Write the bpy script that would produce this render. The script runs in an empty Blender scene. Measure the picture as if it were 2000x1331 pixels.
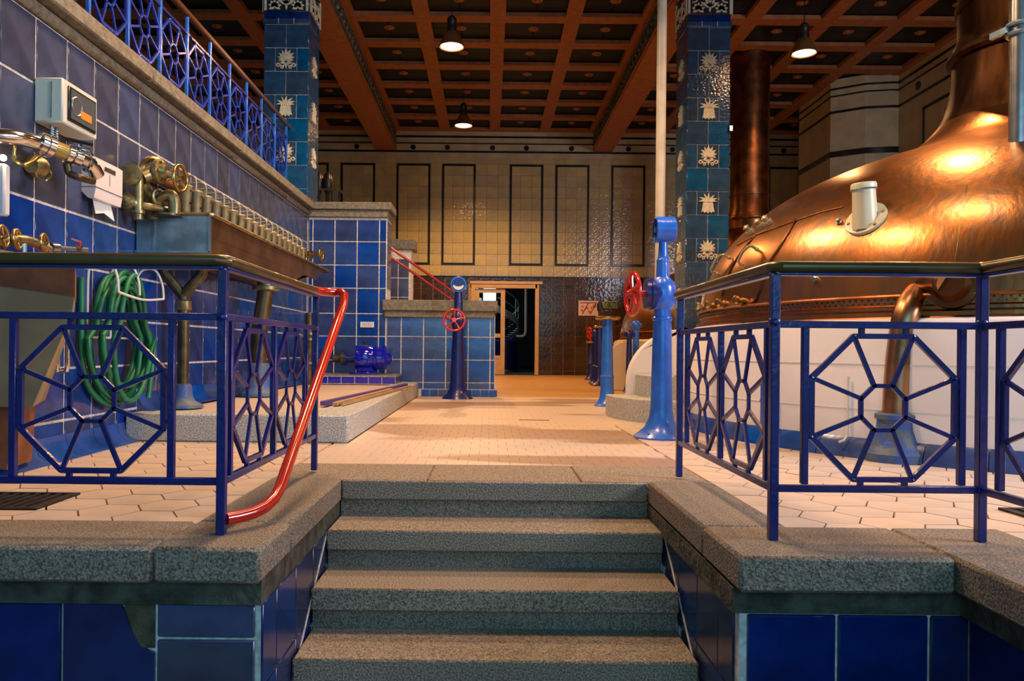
import bpy, bmesh, math, random
from mathutils import Vector, Matrix
random.seed(7)
sc = bpy.context.scene
COL = sc.collection
PI = math.pi
R = math.radians

# ------------------------------------------------------------------ camera
F, ROLL, U0, V0, EYE = 1465.0, 0.0096, 44.8, 16.9, 0.65
cam = bpy.data.objects.new('camera', bpy.data.cameras.new('camera'))
COL.objects.link(cam)
cam.data.sensor_width = 36.0
cam.data.lens = F * 36.0 / 2000.0
cam.data.shift_x = U0 / 2000.0
cam.data.shift_y = V0 / 2000.0
cam.data.clip_start = 0.05
cam.matrix_world = Matrix.Translation((0, 0, EYE)) @ Matrix.Rotation(PI / 2, 4, 'X') @ Matrix.Rotation(ROLL, 4, 'Z')
sc.camera = cam

def P(px, py, Y):
    """point of the place at depth Y that the photograph shows at px, py"""
    dx, dy = px - 1000.0, py - 665.5
    u, v = dx + dy * ROLL, dy - dx * ROLL
    return Vector(((u + U0) * Y / F, Y, EYE - (v - V0) * Y / F))

def pix(p):
    u, v = p[0] * F / p[1] - U0, (EYE - p[2]) * F / p[1] + V0
    return 1000 + u - v * ROLL, 665.5 + v + u * ROLL

# ------------------------------------------------------------------ world, lights, exposure
w = bpy.data.worlds.new('world'); sc.world = w; w.use_nodes = True
bg = w.node_tree.nodes['Background']
bg.inputs[0].default_value = (0.30, 0.55, 0.8, 1); bg.inputs[1].default_value = 0.35
sc.view_settings.view_transform = 'Standard'; sc.view_settings.look = 'None'
sc.view_settings.exposure = 0.0; sc.view_settings.gamma = 1.0
sc.view_settings.use_curve_mapping = False

def area(name, loc, target, size, power, color, sy=None):
    d = bpy.data.lights.new(name, 'AREA'); d.energy = power; d.color = color
    d.shape = 'RECTANGLE'; d.size = size; d.size_y = sy or size
    o = bpy.data.objects.new(name, d); COL.objects.link(o); o.location = loc
    o.rotation_euler = (Vector(target) - Vector(loc)).to_track_quat('-Z', 'Y').to_euler()
    return o

def spot(name, loc, target, power, color, angle=110, r=0.12, blend=0.6):
    d = bpy.data.lights.new(name, 'SPOT'); d.energy = power; d.color = color
    d.spot_size = R(angle); d.spot_blend = blend; d.shadow_soft_size = r
    o = bpy.data.objects.new(name, d); COL.objects.link(o); o.location = loc
    o.rotation_euler = (Vector(target) - Vector(loc)).to_track_quat('-Z', 'Y').to_euler()
    return o

WARM = (1.0, 0.50, 0.19)
WARM2 = (1.0, 0.69, 0.44)
COOL = (0.22, 0.62, 0.86)
# daylight from the tall windows of the lower hall behind the camera
area('window_daylight', (0.5, -4.6, 2.6), (0, 4, 1.0), 6.5, 205, COOL, 3.6)
# daylight of the windows high in the right wall, on the kettle side
area('window_daylight_right', (7.6, 1.5, 3.6), (3.4, 4.5, 0.4), 2.6, 600, (0.90, 0.86, 1.0), 2.2)
# pendants seen, nearer ones of the same rows, and one added warm fill
spot('pendant_and_fill_light', (-0.59, 11.8, 5.40), (-0.59, 11.8, 0), 900, WARM, 150)
spot('pendant_and_fill_light', (-0.55, 16.1, 5.40), (-0.55, 16.1, 0), 1300, WARM, 150)
spot('pendant_and_fill_light', (5.0, 12.0, 5.40), (5.0, 12.0, 0), 360, WARM, 150)
spot('pendant_and_fill_light', (-0.6, 7.4, 5.40), (-0.6, 7.4, 0), 560, WARM2, 150, 0.35)
spot('pendant_and_fill_light', (-0.5, 4.7, 5.40), (-0.5, 4.7, 0), 620, (1.0, 0.56, 0.26), 150, 0.35)
spot('pendant_and_fill_light', (4.04, 7.14, 5.30), (4.04, 7.14, 0), 380, WARM, 150, 0.09)
spot('pendant_and_fill_light', (1.9, 4.3, 5.40), (1.9, 4.3, 0), 190, WARM2, 150, 0.4)  # warm fill added for the near right floor, not a pendant

# ------------------------------------------------------------------ materials
MATS = {}
def mat(name, color, rough=0.5, metal=0.0, var=0.0, noise=None, bump=None, coat=0.0, emit=None, spec=0.5, color2=None):
    """noise=(scale, amount[, xyz stretch]); bump=(scale, strength[, stretch]); var = brightness spread between pieces"""
    if name in MATS: return MATS[name]
    m = bpy.data.materials.new(name); m.use_nodes = True; MATS[name] = m
    nt = m.node_tree; N, L = nt.nodes, nt.links
    b = N['Principled BSDF']
    b.inputs['Roughness'].default_value = rough; b.inputs['Metallic'].default_value = metal
    b.inputs['Specular IOR Level'].default_value = spec
    b.inputs['Coat Weight'].default_value = coat; b.inputs['Coat Roughness'].default_value = 0.06
    if emit:
        b.inputs['Emission Color'].default_value = (*emit[:3], 1); b.inputs['Emission Strength'].default_value = emit[3]
    tc = N.new('ShaderNodeTexCoord')
    def coords(st):
        if not st: return tc.outputs['Object']
        mp = N.new('ShaderNodeMapping'); mp.inputs['Scale'].default_value = st
        L.new(tc.outputs['Object'], mp.inputs['Vector']); return mp.outputs[0]
    rgb = N.new('ShaderNodeRGB'); rgb.outputs[0].default_value = (*color, 1)
    out = rgb.outputs[0]
    if noise:
        n = N.new('ShaderNodeTexNoise'); n.inputs['Scale'].default_value = noise[0]; n.inputs['Detail'].default_value = 4
        L.new(coords(noise[2] if len(noise) > 2 else None), n.inputs['Vector'])
        mx = N.new('ShaderNodeMix'); mx.data_type = 'RGBA'
        c2 = color2 or tuple(c * (1 - noise[1]) for c in color)
        mx.inputs['B'].default_value = (*c2, 1)
        rp = N.new('ShaderNodeMapRange'); rp.inputs['From Min'].default_value = 0.38; rp.inputs['From Max'].default_value = 0.62
        L.new(n.outputs['Fac'], rp.inputs['Value']); L.new(rp.outputs[0], mx.inputs['Factor']); L.new(out, mx.inputs['A'])
        out = mx.outputs['Result']
    if var:
        oi = N.new('ShaderNodeObjectInfo'); ge = N.new('ShaderNodeNewGeometry')
        ad = N.new('ShaderNodeMath'); ad.operation = 'ADD'; fr = N.new('ShaderNodeMath'); fr.operation = 'FRACT'
        L.new(oi.outputs['Random'], ad.inputs[0]); L.new(ge.outputs['Random Per Island'], ad.inputs[1]); L.new(ad.outputs[0], fr.inputs[0])
        mr = N.new('ShaderNodeMapRange'); mr.inputs['To Min'].default_value = 1 - var; mr.inputs['To Max'].default_value = 1 + var
        L.new(fr.outputs[0], mr.inputs['Value'])
        hs = N.new('ShaderNodeHueSaturation'); L.new(mr.outputs[0], hs.inputs['Value']); L.new(out, hs.inputs['Color'])
        ms = N.new('ShaderNodeMapRange'); ms.inputs['To Min'].default_value = 0.8; ms.inputs['To Max'].default_value = 1.1
        L.new(fr.outputs[0], ms.inputs['Value']); L.new(ms.outputs[0], hs.inputs['Saturation'])
        out = hs.outputs[0]
    L.new(out, b.inputs['Base Color'])
    if bump:
        n = N.new('ShaderNodeTexNoise'); n.inputs['Scale'].default_value = bump[0]; n.inputs['Detail'].default_value = 3
        L.new(coords(bump[2] if len(bump) > 2 else None), n.inputs['Vector'])
        bp = N.new('ShaderNodeBump'); bp.inputs['Strength'].default_value = bump[1]; bp.inputs['Distance'].default_value = 0.02
        L.new(n.outputs['Fac'], bp.inputs['Height']); L.new(bp.outputs[0], b.inputs['Normal'])
        if coat: L.new(bp.outputs[0], b.inputs['Coat Normal'])
    return m

M = dict(
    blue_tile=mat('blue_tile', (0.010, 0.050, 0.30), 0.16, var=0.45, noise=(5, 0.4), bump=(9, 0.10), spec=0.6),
    slate_sheen_tile=mat('slate_sheen_tile', (0.062, 0.085, 0.18), 0.22, var=0.30, noise=(5, 0.35), bump=(9, 0.10), spec=0.55),  # blue tile greyed by a warm reflection painted into its colour
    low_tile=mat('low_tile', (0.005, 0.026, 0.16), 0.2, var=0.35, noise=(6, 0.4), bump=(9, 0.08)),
    sky_tile=mat('sky_tile', (0.020, 0.095, 0.44), 0.16, var=0.35, noise=(5, 0.35), bump=(9, 0.10), spec=0.6),
    pillar_tile=mat('pillar_tile', (0.016, 0.085, 0.20), 0.10, var=0.35, noise=(6, 0.35), bump=(26, 0.22), spec=0.7),
    grout=mat('grout', (0.86, 0.83, 0.78), 0.9, noise=(30, 0.35)),
    grout_dark=mat('grout_dark', (0.40, 0.30, 0.20), 0.9, noise=(30, 0.3)),
    cream_tile=mat('cream_tile', (0.46, 0.40, 0.19), 0.12, var=0.10, noise=(3, 0.15), bump=(15, 0.4), spec=0.6),
    cream_wall=mat('cream_wall', (0.44, 0.40, 0.24), 0.3, noise=(3, 0.2)),
    brown_tile=mat('brown_tile', (0.045, 0.023, 0.010), 0.12, var=0.45, noise=(6, 0.4), bump=(14, 0.22), spec=0.6),
    dark_tile=mat('dark_tile', (0.012, 0.012, 0.014), 0.2),
    terracotta=mat('terracotta', (0.30, 0.115, 0.035), 0.55, noise=(8, 0.25), bump=(20, 0.1)),
    coffer=mat('coffer', (0.003, 0.006, 0.012), 0.45, var=0.5, spec=0.25),
    frieze=mat('frieze', (0.10, 0.11, 0.07), 0.4, noise=(14, 0.8, (1, 1, 1)), bump=(14, 0.9)),
    granite=mat('granite', (0.66, 0.67, 0.63), 0.75, noise=(110, 0.6), bump=(110, 0.35)),
    granite_dark=mat('granite_dark', (0.36, 0.30, 0.23), 0.8, noise=(150, 0.7), bump=(120, 0.4)),
    granite_step=mat('granite_step', (0.46, 0.38, 0.29), 0.8, noise=(150, 0.72), bump=(120, 0.45)),
    mortar=mat('mortar', (0.10, 0.095, 0.07), 0.9, noise=(14, 0.6), bump=(30, 0.7)),
    ledge=mat('ledge', (0.24, 0.215, 0.155), 0.8, noise=(22, 0.35), bump=(40, 0.4)),
    hex_tile=mat('hex_tile', (0.70, 0.55, 0.42), 0.45, var=0.07, noise=(4, 0.10), bump=(20, 0.08)),
    small_tile=None,
    blue_paint=mat('blue_paint', (0.003, 0.013, 0.175), 0.38, bump=(30, 0.12), coat=0.3, noise=(9, 0.3)),
    gallery_blue=mat('gallery_blue', (0.006, 0.040, 0.42), 0.35, bump=(30, 0.12), coat=0.3, noise=(9, 0.3)),
    light_blue=mat('light_blue', (0.025, 0.17, 0.80), 0.3, bump=(25, 0.12), coat=0.4, noise=(8, 0.25)),
    pump_blue=mat('pump_blue', (0.006, 0.008, 0.42), 0.12, coat=0.8),
    foot_blue=mat('foot_blue', (0.03, 0.10, 0.42), 0.5, noise=(12, 0.6), bump=(30, 0.3), color2=(0.10, 0.14, 0.16)),
    red_paint=mat('red_paint', (0.62, 0.020, 0.008), 0.18, coat=0.5, noise=(6, 0.2)),
    dark_red=mat('dark_red', (0.38, 0.010, 0.010), 0.25, coat=0.5),
    rail_brass=mat('rail_brass', (0.13, 0.095, 0.035), 0.33, metal=0.5, coat=0.3, noise=(6, 0.4)),
    rail_wood=mat('rail_wood', (0.09, 0.028, 0.010), 0.35, coat=0.3),
    copper=mat('copper', (0.52, 0.215, 0.068), 0.30, metal=1.0, noise=(2.8, 0.5, (4, 4, 0.22)), color2=(0.36, 0.19, 0.10), bump=(5, 0.10, (4, 4, 0.6))),
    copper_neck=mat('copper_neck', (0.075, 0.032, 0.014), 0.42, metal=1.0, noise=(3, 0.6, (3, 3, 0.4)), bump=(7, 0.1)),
    copper_dark=mat('copper_dark', (0.24, 0.09, 0.035), 0.35, metal=1.0, noise=(5, 0.5)),
    copper_pipe=mat('copper_pipe', (0.50, 0.26, 0.13), 0.33, metal=1.0, noise=(6, 0.5)),
    brass=mat('brass', (0.62, 0.44, 0.16), 0.28, metal=1.0, noise=(14, 0.4)),
    old_brass=mat('old_brass', (0.42, 0.36, 0.18), 0.40, metal=0.85, noise=(16, 0.45)),
    bronze=mat('bronze', (0.16, 0.12, 0.06), 0.4, metal=0.8, noise=(10, 0.5)),
    cup_metal=mat('cup_metal', (0.52, 0.47, 0.28), 0.4, metal=0.45, noise=(12, 0.3)),
    zinc=mat('zinc', (0.25, 0.40, 0.50), 0.38, metal=0.55, noise=(5, 0.5)),
    trough_copper=mat('trough_copper', (0.17, 0.085, 0.035), 0.42, metal=0.6, noise=(4, 0.5)),
    vessel=mat('vessel', (0.36, 0.28, 0.14), 0.5, metal=0.0, noise=(3, 0.35)),
    rust=mat('rust', (0.30, 0.10, 0.03), 0.6, noise=(6, 0.5)),
    chrome=mat('chrome', (0.75, 0.76, 0.76), 0.12, metal=1.0),
    steel=mat('steel', (0.50, 0.52, 0.54), 0.28, metal=1.0, noise=(8, 0.3)),
    plaster=mat('plaster', (0.90, 0.86, 0.88), 0.6, noise=(2.5, 0.06), bump=(8, 0.15)),
    plaster_warm_lit=mat('plaster_warm_lit', (0.70, 0.55, 0.33), 0.6, noise=(3, 0.1)),  # the masonry plaster again, with warm lamplight mixed into its colour
    cream_pipe=mat('cream_pipe', (0.60, 0.54, 0.40), 0.4, noise=(4, 0.2)),
    cream_paint=mat('cream_paint', (0.66, 0.62, 0.42), 0.35),
    white_plastic=mat('white_plastic', (0.80, 0.78, 0.80), 0.35),
    meter_plastic=mat('meter_plastic', (0.72, 0.76, 0.66), 0.4),
    paper=mat('paper', (0.75, 0.85, 0.88), 0.8),
    black=mat('black', (0.012, 0.012, 0.014), 0.35),
    hose=mat('hose', (0.010, 0.20, 0.085), 0.4, noise=(8, 0.3)),
    white_wire=mat('white_wire', (0.75, 0.77, 0.74), 0.4),
    wood=mat('wood', (0.52, 0.30, 0.12), 0.5, noise=(5, 0.25, (1, 1, 6))),
    door_paint=mat('door_paint', (0.55, 0.38, 0.19), 0.45, noise=(4, 0.15)),
    relief=mat('relief', (0.78, 0.72, 0.52), 0.35, noise=(30, 0.25), bump=(60, 0.3)),
    relief_ground=mat('relief_ground', (0.010, 0.030, 0.050), 0.2),
    lamp_shade=mat('lamp_shade', (0.22, 0.11, 0.04), 0.35, metal=0.5),
    shade_inner=mat('shade_inner', (0.75, 0.6, 0.4), 0.4),
    bulb=mat('bulb', (1, 0.8, 0.6), 0.4, emit=(1.0, 0.62, 0.30, 9)),
    tiny_bulb=mat('tiny_bulb', (1, 0.8, 0.5), 0.4, emit=(1.0, 0.82, 0.42, 30)),
    pane_bright=mat('pane_bright', (0.8, 0.9, 0.9), 0.3, emit=(0.8, 0.97, 1.0, 3.5)),
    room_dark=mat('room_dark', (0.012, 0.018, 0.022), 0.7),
    glass_amber=mat('glass_amber', (0.45, 0.30, 0.06), 0.08, spec=0.8),
    sign_green=mat('sign_green', (0.02, 0.10, 0.05), 0.4),
    sign_gold=mat('sign_gold', (0.55, 0.50, 0.12), 0.4),
    print_red=mat('print_red', (0.55, 0.14, 0.06), 0.6),
    print_dark=mat('print_dark', (0.12, 0.03, 0.02), 0.6),
    grate=mat('grate', (0.05, 0.04, 0.035), 0.6, metal=0.4, noise=(20, 0.5)),
    violet=mat('violet', (0.10, 0.06, 0.26), 0.4),
    dirt=mat('dirt', (0.12, 0.10, 0.06), 0.9, noise=(20, 0.5), bump=(30, 0.6)),
)

def floor_mat(name, color, stain, brick=None):
    """floor material: worn stains with a shape of their own, joints beyond the modelled tiles"""
    m = mat(name, color, 0.42, var=0.04 if not brick else 0, bump=(18, 0.06))
    nt = m.node_tree; N, L = nt.nodes, nt.links; b = N['Principled BSDF']
    src = b.inputs['Base Color'].links[0].from_socket
    ge = N.new('ShaderNodeNewGeometry')
    if brick:
        br = N.new('ShaderNodeTexBrick'); br.offset = 0.5
        br.inputs['Scale'].default_value = 1.0; br.inputs['Brick Width'].default_value = brick[0]; br.inputs['Row Height'].default_value = brick[1]
        br.inputs['Mortar Size'].default_value = 0.004
        br.inputs['Color1'].default_value = (*color, 1); br.inputs['Color2'].default_value = (*[c * 0.92 for c in color], 1)
        br.inputs['Mortar'].default_value = (*[c * 0.6 for c in color], 1)
        L.new(ge.outputs['Position'], br.inputs['Vector']); src = br.outputs['Color']
    mp = N.new('ShaderNodeMapping'); mp.inputs['Scale'].default_value = (0.42, 1.0, 1); mp.inputs['Location'].default_value = (0.9, 0.35, 0)
    L.new(ge.outputs['Position'], mp.inputs['Vector'])
    n = N.new('ShaderNodeTexNoise'); n.inputs['Scale'].default_value = 0.9; n.inputs['Detail'].default_value = 1.5
    L.new(mp.outputs[0], n.inputs['Vector'])
    mr = N.new('ShaderNodeMapRange'); mr.inputs['From Min'].default_value = 0.52; mr.inputs['From Max'].default_value = 0.55
    L.new(n.outputs['Fac'], mr.inputs['Value'])
    mx = N.new('ShaderNodeMix'); mx.data_type = 'RGBA'; L.new(mr.outputs[0], mx.inputs['Factor'])
    L.new(src, mx.inputs['A']); mx.inputs['B'].default_value = (*stain, 1)
    L.new(mx.outputs['Result'], b.inputs['Base Color'])
    return m
M['small_tile'] = floor_mat('small_tile', (0.68, 0.53, 0.41), (0.40, 0.27, 0.18))
M['far_floor_lamplit'] = floor_mat('far_floor_lamplit', (0.58, 0.33, 0.11), (0.50, 0.27, 0.09), (0.3, 0.3))  # orange lamp glow of the far hall put into the tile colour

# ------------------------------------------------------------------ mesh building
class MB:
    sharp = 38
    def __init__(s): s.v = []; s.f = []
    def add(s, vs, fs, mtx=None):
        o = len(s.v)
        s.v += [tuple(mtx @ Vector(p)) if mtx else tuple(p) for p in vs]
        s.f += [tuple(i + o for i in f) for f in fs]
        return s
    def box(s, c, d, mtx=None, ch=0.0):
        x, y, z = d[0] / 2, d[1] / 2, d[2] / 2
        T = Matrix.Translation(c) @ (mtx or Matrix())
        if ch <= 0:
            vs = [(a * x, b * y, e * z) for a in (-1, 1) for b in (-1, 1) for e in (-1, 1)]
            fs = [(0, 1, 3, 2), (4, 6, 7, 5), (0, 4, 5, 1), (2, 3, 7, 6), (0, 2, 6, 4), (1, 5, 7, 3)]
            return s.add(vs, fs, T)
        bm = bmesh.new(); bmesh.ops.create_cube(bm, size=1)
        for v in bm.verts: v.co = Vector((v.co.x * 2 * x, v.co.y * 2 * y, v.co.z * 2 * z))
        bmesh.ops.bevel(bm, geom=bm.edges[:], offset=min(ch, x * .8, y * .8, z * .8), segments=1, affect='EDGES')
        bm.verts.index_update()
        s.add([v.co.copy() for v in bm.verts], [tuple(v.index for v in f.verts) for f in bm.faces], T)
        bm.free(); return s
    def bar(s, a, b, wd, ht, up=(0, 0, 1), ch=0.0):
        a, b = Vector(a), Vector(b); d = b - a
        if d.length < 1e-6: return s
        z = d.normalized(); u = Vector(up)
        x = u.cross(z)
        if x.length < 1e-4: x = Vector((1, 0, 0)).cross(z)
        x.normalize(); y = z.cross(x)
        m = Matrix((x, y, z)).transposed().to_4x4()
        return s.box((a + b) / 2, (wd, ht, d.length), m, ch)
    def tube(s, pts, r, n=10, cap=True, closed=False):
        pts = [Vector(p) for p in pts]; k = len(pts)
        rs = r if isinstance(r, (list, tuple)) else [r] * k
        tang = []
        for i in range(k):
            if closed: t = pts[(i + 1) % k] - pts[i - 1]
            else: t = pts[min(i + 1, k - 1)] - pts[max(i - 1, 0)]
            tang.append(t.normalized())
        ref = Vector((0, 0, 1)) if abs(tang[0].z) < 0.9 else Vector((1, 0, 0))
        nx = ref.cross(tang[0]).normalized()
        vs = []
        for i in range(k):
            nx = (nx - tang[i] * nx.dot(tang[i])).normalized(); ny = tang[i].cross(nx)
            for j in range(n):
                a = 2 * PI * j / n; vs.append(pts[i] + (nx * math.cos(a) + ny * math.sin(a)) * rs[i])
        fs = []
        for i in range(k if closed else k - 1):
            i2 = (i + 1) % k
            for j in range(n):
                fs.append((i * n + j, i * n + (j + 1) % n, i2 * n + (j + 1) % n, i2 * n + j))
        if cap and not closed:
            fs.append(tuple(range(n - 1, -1, -1))); fs.append(tuple((k - 1) * n + j for j in range(n)))
        return s.add(vs, fs)
    def lathe(s, prof, n=32, c=(0, 0, 0), axis='Z', cap=True, a0=0, a1=2 * PI):
        """prof: list of (radius, height) along the axis"""
        vs = []; full = abs(a1 - a0 - 2 * PI) < 1e-6; m = n if full else n + 1
        for r, h in prof:
            for j in range(m):
                a = a0 + (a1 - a0) * j / n; vs.append((r * math.cos(a), r * math.sin(a), h))
        fs = []
        for i in range(len(prof) - 1):
            for j in range(n):
                j2 = (j + 1) % m if full else j + 1
                fs.append((i * m + j, i * m + j2, (i + 1) * m + j2, (i + 1) * m + j))
        if cap and full:
            if prof[0][0] > 1e-5: fs.append(tuple(range(m - 1, -1, -1)))
            if prof[-1][0] > 1e-5: fs.append(tuple((len(prof) - 1) * m + j for j in range(m)))
        return s.add(vs, fs, Matrix.Translation(c) @ rot(axis))
    def ring(s, R0, r, c=(0, 0, 0), axis='Z', n=32, k=8):
        T = Matrix.Translation(c) @ rot(axis)
        return s.tube([T @ Vector((R0 * math.cos(2 * PI * i / n), R0 * math.sin(2 * PI * i / n), 0)) for i in range(n)], r, k, closed=True)
    def ball(s, r, c, n=12, sq=(1, 1, 1)):
        pr = [(max(r * math.sin(PI * i / n), 1e-4), -r * math.cos(PI * i / n)) for i in range(n + 1)]
        b = MB().lathe(pr, n * 2, cap=False)
        return s.add([(v[0] * sq[0] + c[0], v[1] * sq[1] + c[1], v[2] * sq[2] + c[2]) for v in b.v], b.f)
    def prism(s, poly, h0, h1, mtx=None):
        """poly in local xy, extruded from z=h0 to h1"""
        n = len(poly); vs = [(p[0], p[1], h0) for p in poly] + [(p[0], p[1], h1) for p in poly]
        fs = [tuple(range(n - 1, -1, -1)), tuple(range(n, 2 * n))] + [(i, (i + 1) % n, n + (i + 1) % n, n + i) for i in range(n)]
        return s.add(vs, fs, mtx)
    def mesh(s, name):
        me = bpy.data.meshes.new(name); me.from_pydata(s.v, [], s.f); me.validate()
        bm = bmesh.new(); bm.from_mesh(me); bmesh.ops.recalc_face_normals(bm, faces=bm.faces[:]); bm.to_mesh(me); bm.free()
        for p in me.polygons: p.use_smooth = True
        me.set_sharp_from_angle(angle=R(s.sharp)); me.update(); return me
    def build(s, name, m, parent=None, loc=(0, 0, 0), rot_=None):
        me = s.mesh(name); me.materials.append(m)
        return place(name, me, parent, loc, rot_)

def rot(axis):
    if isinstance(axis, (Vector, tuple)): return Vector((0, 0, 1)).rotation_difference(Vector(axis).normalized()).to_matrix().to_4x4()
    return {'Z': Matrix(), 'X': Matrix.Rotation(PI / 2, 4, 'Y'), 'Y': Matrix.Rotation(-PI / 2, 4, 'X')}[axis]

def place(name, me, parent=None, loc=(0, 0, 0), rot_=None):
    o = bpy.data.objects.new(name, me); COL.objects.link(o); o.location = loc
    if rot_: o.rotation_euler = rot_
    if parent: o.parent = parent
    return o

def thing(name, label, cat, loc=(0, 0, 0), rz=0, group=None):
    o = bpy.data.objects.new(name, None); COL.objects.link(o); o.location = loc; o.rotation_euler = (0, 0, rz)
    o.empty_display_size = 0.1
    return tag(o, label, cat, group)
def tag(o, label, cat, group=None):
    o['label'] = label; o['category'] = cat
    if group: o['group'] = group
    return o
def struct(name, mb, m, label=None):
    o = mb.build(name, m) if mb else thing(name, '', '')
    if not mb:
        del o['label']; del o['category']
    o['kind'] = 'structure'
    if label: o['label'] = label
    return o
def copy_tree(o, parent=None):
    c = o.copy(); COL.objects.link(c); c.parent = parent
    for ch in list(o.children): copy_tree(ch, c)
    return c

_cache = {}
def tile_mesh(dims, m, ch=0.006, name='tile'):
    key = (tuple(round(d, 4) for d in dims), m.name, ch, name)
    if key not in _cache:
        me = MB().box((0, 0, 0), dims, ch=ch).mesh(name); me.materials.append(m); _cache[key] = me
    return _cache[key]

def in_view(p, mar=60):
    if p[1] < 0.3: return False
    x, y = pix(p); return -mar < x < 2000 + mar and -mar < y < 1331 + mar

def tiles(parent, name, specs, limit=290, ch=0.006):
    """specs: (centre, dims, material). The nearest in view become pieces of their own, the rest one part."""
    vis = [s for s in specs if in_view(s[0])]
    vis.sort(key=lambda s: (Vector(s[0]) - Vector((0, 0, EYE))).length)
    ind = vis[:limit]; ids = set(id(s) for s in ind)
    for c, d, m in ind: place(name, tile_mesh(d, m, ch, name), parent, c)
    rest = {}
    for s in specs:
        if id(s) not in ids: rest.setdefault(s[2].name, []).append(s)
    for k, ss in rest.items():
        b = MB()
        for c, d, m in ss: b.box(c, d)
        o = b.build(name + 's', ss[0][2], parent); o['kind'] = 'stuff'

def wall_tiles(plane, const, us, vs, th, m, gap=0.010, keep=None, pick=None):
    out = []
    for i in range(len(us) - 1):
        for j in range(len(vs) - 1):
            u0, u1, v0, v1 = us[i], us[i + 1], vs[j], vs[j + 1]
            du, dv = u1 - u0 - gap, v1 - v0 - gap
            if du < 0.02 or dv < 0.02: continue
            u, v = (u0 + u1) / 2, (v0 + v1) / 2
            if keep and not keep(u, v): continue
            mm = pick(u, v) if pick else m
            if plane == 'X+': out.append(((const + th / 2, u, v), (th, du, dv), mm))
            elif plane == 'X-': out.append(((const - th / 2, u, v), (th, du, dv), mm))
            else: out.append(((u, const - th / 2, v), (du, th, dv), mm))
    return out

def rng(a, b, step, start=None):
    """joint positions from a to b, phased on start"""
    s = a if start is None else start
    k = math.floor((a - s) / step) + 1; r = [a]
    while s + k * step < b - 0.001:
        if s + k * step > a + 0.001: r.append(s + k * step)
        k += 1
    return r + [b]

# ------------------------------------------------------------------ key dimensions
XL, XR, YB, ZC, ZCB = -2.49, 8.2, 19.3, 6.30, 6.24   # left tiled wall, right wall, back wall, coffer ground, underside of the ribs
LOWER = -1.02
YN = 2.545                                            # plane of the near railings
T = 0.006

# ------------------------------------------------------------------ floor
fb = MB()
fb.box((3.0, 14.75, -0.10), (10.6, 9.3, 0.17))                   # far hall
fb.box((2.6, 6.95, -0.095), (11.2, 6.34, 0.17))                   # near hall under the tiles
fb.box((-2.05, 3.2, -0.115), (2.0, 0.98, 0.17))
fb.box((2.15, 3.2, -0.115), (2.2, 0.98, 0.17))
fb.box((5.2, 1.3, -0.115), (6.6, 4.8, 0.17))
fb.box((-4.9, 15.0, -0.10), (5.4, 9.0, 0.17))
floor = struct('floor', fb, M['far_floor_lamplit'])
struct('floor_lower_hall', MB().box((0, -1.4, LOWER - 0.06), (14, 7.6, 0.12)), M['mortar'])

# hexagonal tiles beside the stairwell
def clip_poly(poly, x0, x1, y0, y1):
    def cl(pl, f, t):
        out = []
        for i in range(len(pl)):
            a, b = pl[i], pl[(i + 1) % len(pl)]; fa, fb_ = f(a), f(b)
            if fa >= 0: out.append(a)
            if (fa >= 0) != (fb_ >= 0):
                k = fa / (fa - fb_); out.append((a[0] + (b[0] - a[0]) * k, a[1] + (b[1] - a[1]) * k))
        return out
    for f in (lambda p: p[0] - x0, lambda p: x1 - p[0], lambda p: p[1] - y0, lambda p: y1 - p[1]):
        poly = cl(poly, f, 0)
        if len(poly) < 3: return []
    return poly
KX, KY, KR = 4.535, 6.36, 2.79          # copper kettle: centre and radius of its masonry base
def hex_region(x0, x1, y0, y1, a=0.125, keep=None):
    out = []; ph = math.sqrt(3) * a; g = 0.004
    i = 0; x = x0 - a
    while x < x1 + a:
        y = y0 - ph + (ph / 2 if i % 2 else 0)
        while y < y1 + ph:
            poly = [(x + (a - g) * math.cos(R(60 * k)), y + (a - g) * math.sin(R(60 * k))) for k in range(6)]
            poly = clip_poly(poly, x0 + g, x1 - g, y0 + g, y1 - g)
            if len(poly) >= 3:
                ar = abs(sum(poly[k][0] * poly[(k + 1) % len(poly)][1] - poly[(k + 1) % len(poly)][0] * poly[k][1] for k in range(len(poly)))) / 2
                if ar > 0.0015 and (not keep or keep(x, y)): out.append(((x, y), poly))
            y += ph
        x += 1.5 * a; i += 1
    return out
hexes = hex_region(-2.49, -1.06, 2.74, 5.10)
inb = lambda x, y: math.hypot(x - KX, y - KY) > KR - 0.1
hexes += hex_region(1.10, 4.6, 2.74, 6.6, keep=inb)
hexes += hex_region(1.86, 4.6, 1.10, 2.74)
hexes = [h for h in hexes if in_view((h[0][0], h[0][1], 0), 1500)]
hexes.sort(key=lambda h: h[0][0] ** 2 + h[0][1] ** 2)
full_me = None
rest = MB()
for k, ((x, y), poly) in enumerate(hexes):
    dz = random.uniform(-0.0012, 0.0012)
    if k < 295:
        if len(poly) == 6 and abs(poly[0][0] - x - 0.121) < 1e-6:
            if full_me is None:
                full_me = MB().prism([(p[0] - x, p[1] - y) for p in poly], -0.03, 0).mesh('hexagonal_tile'); full_me.materials.append(M['hex_tile'])
            place('hexagonal_tile', full_me, floor, (x, y, dz))
        else:
            MB().prism([(p[0] - x, p[1] - y) for p in poly], -0.03, 0).build('hexagonal_tile', M['hex_tile'], floor, (x, y, dz))
    else: rest.prism(poly, -0.03, 0)
if rest.v:
    o = rest.build('hexagonal_tiles', M['hex_tile'], floor); o['kind'] = 'stuff'
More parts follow.
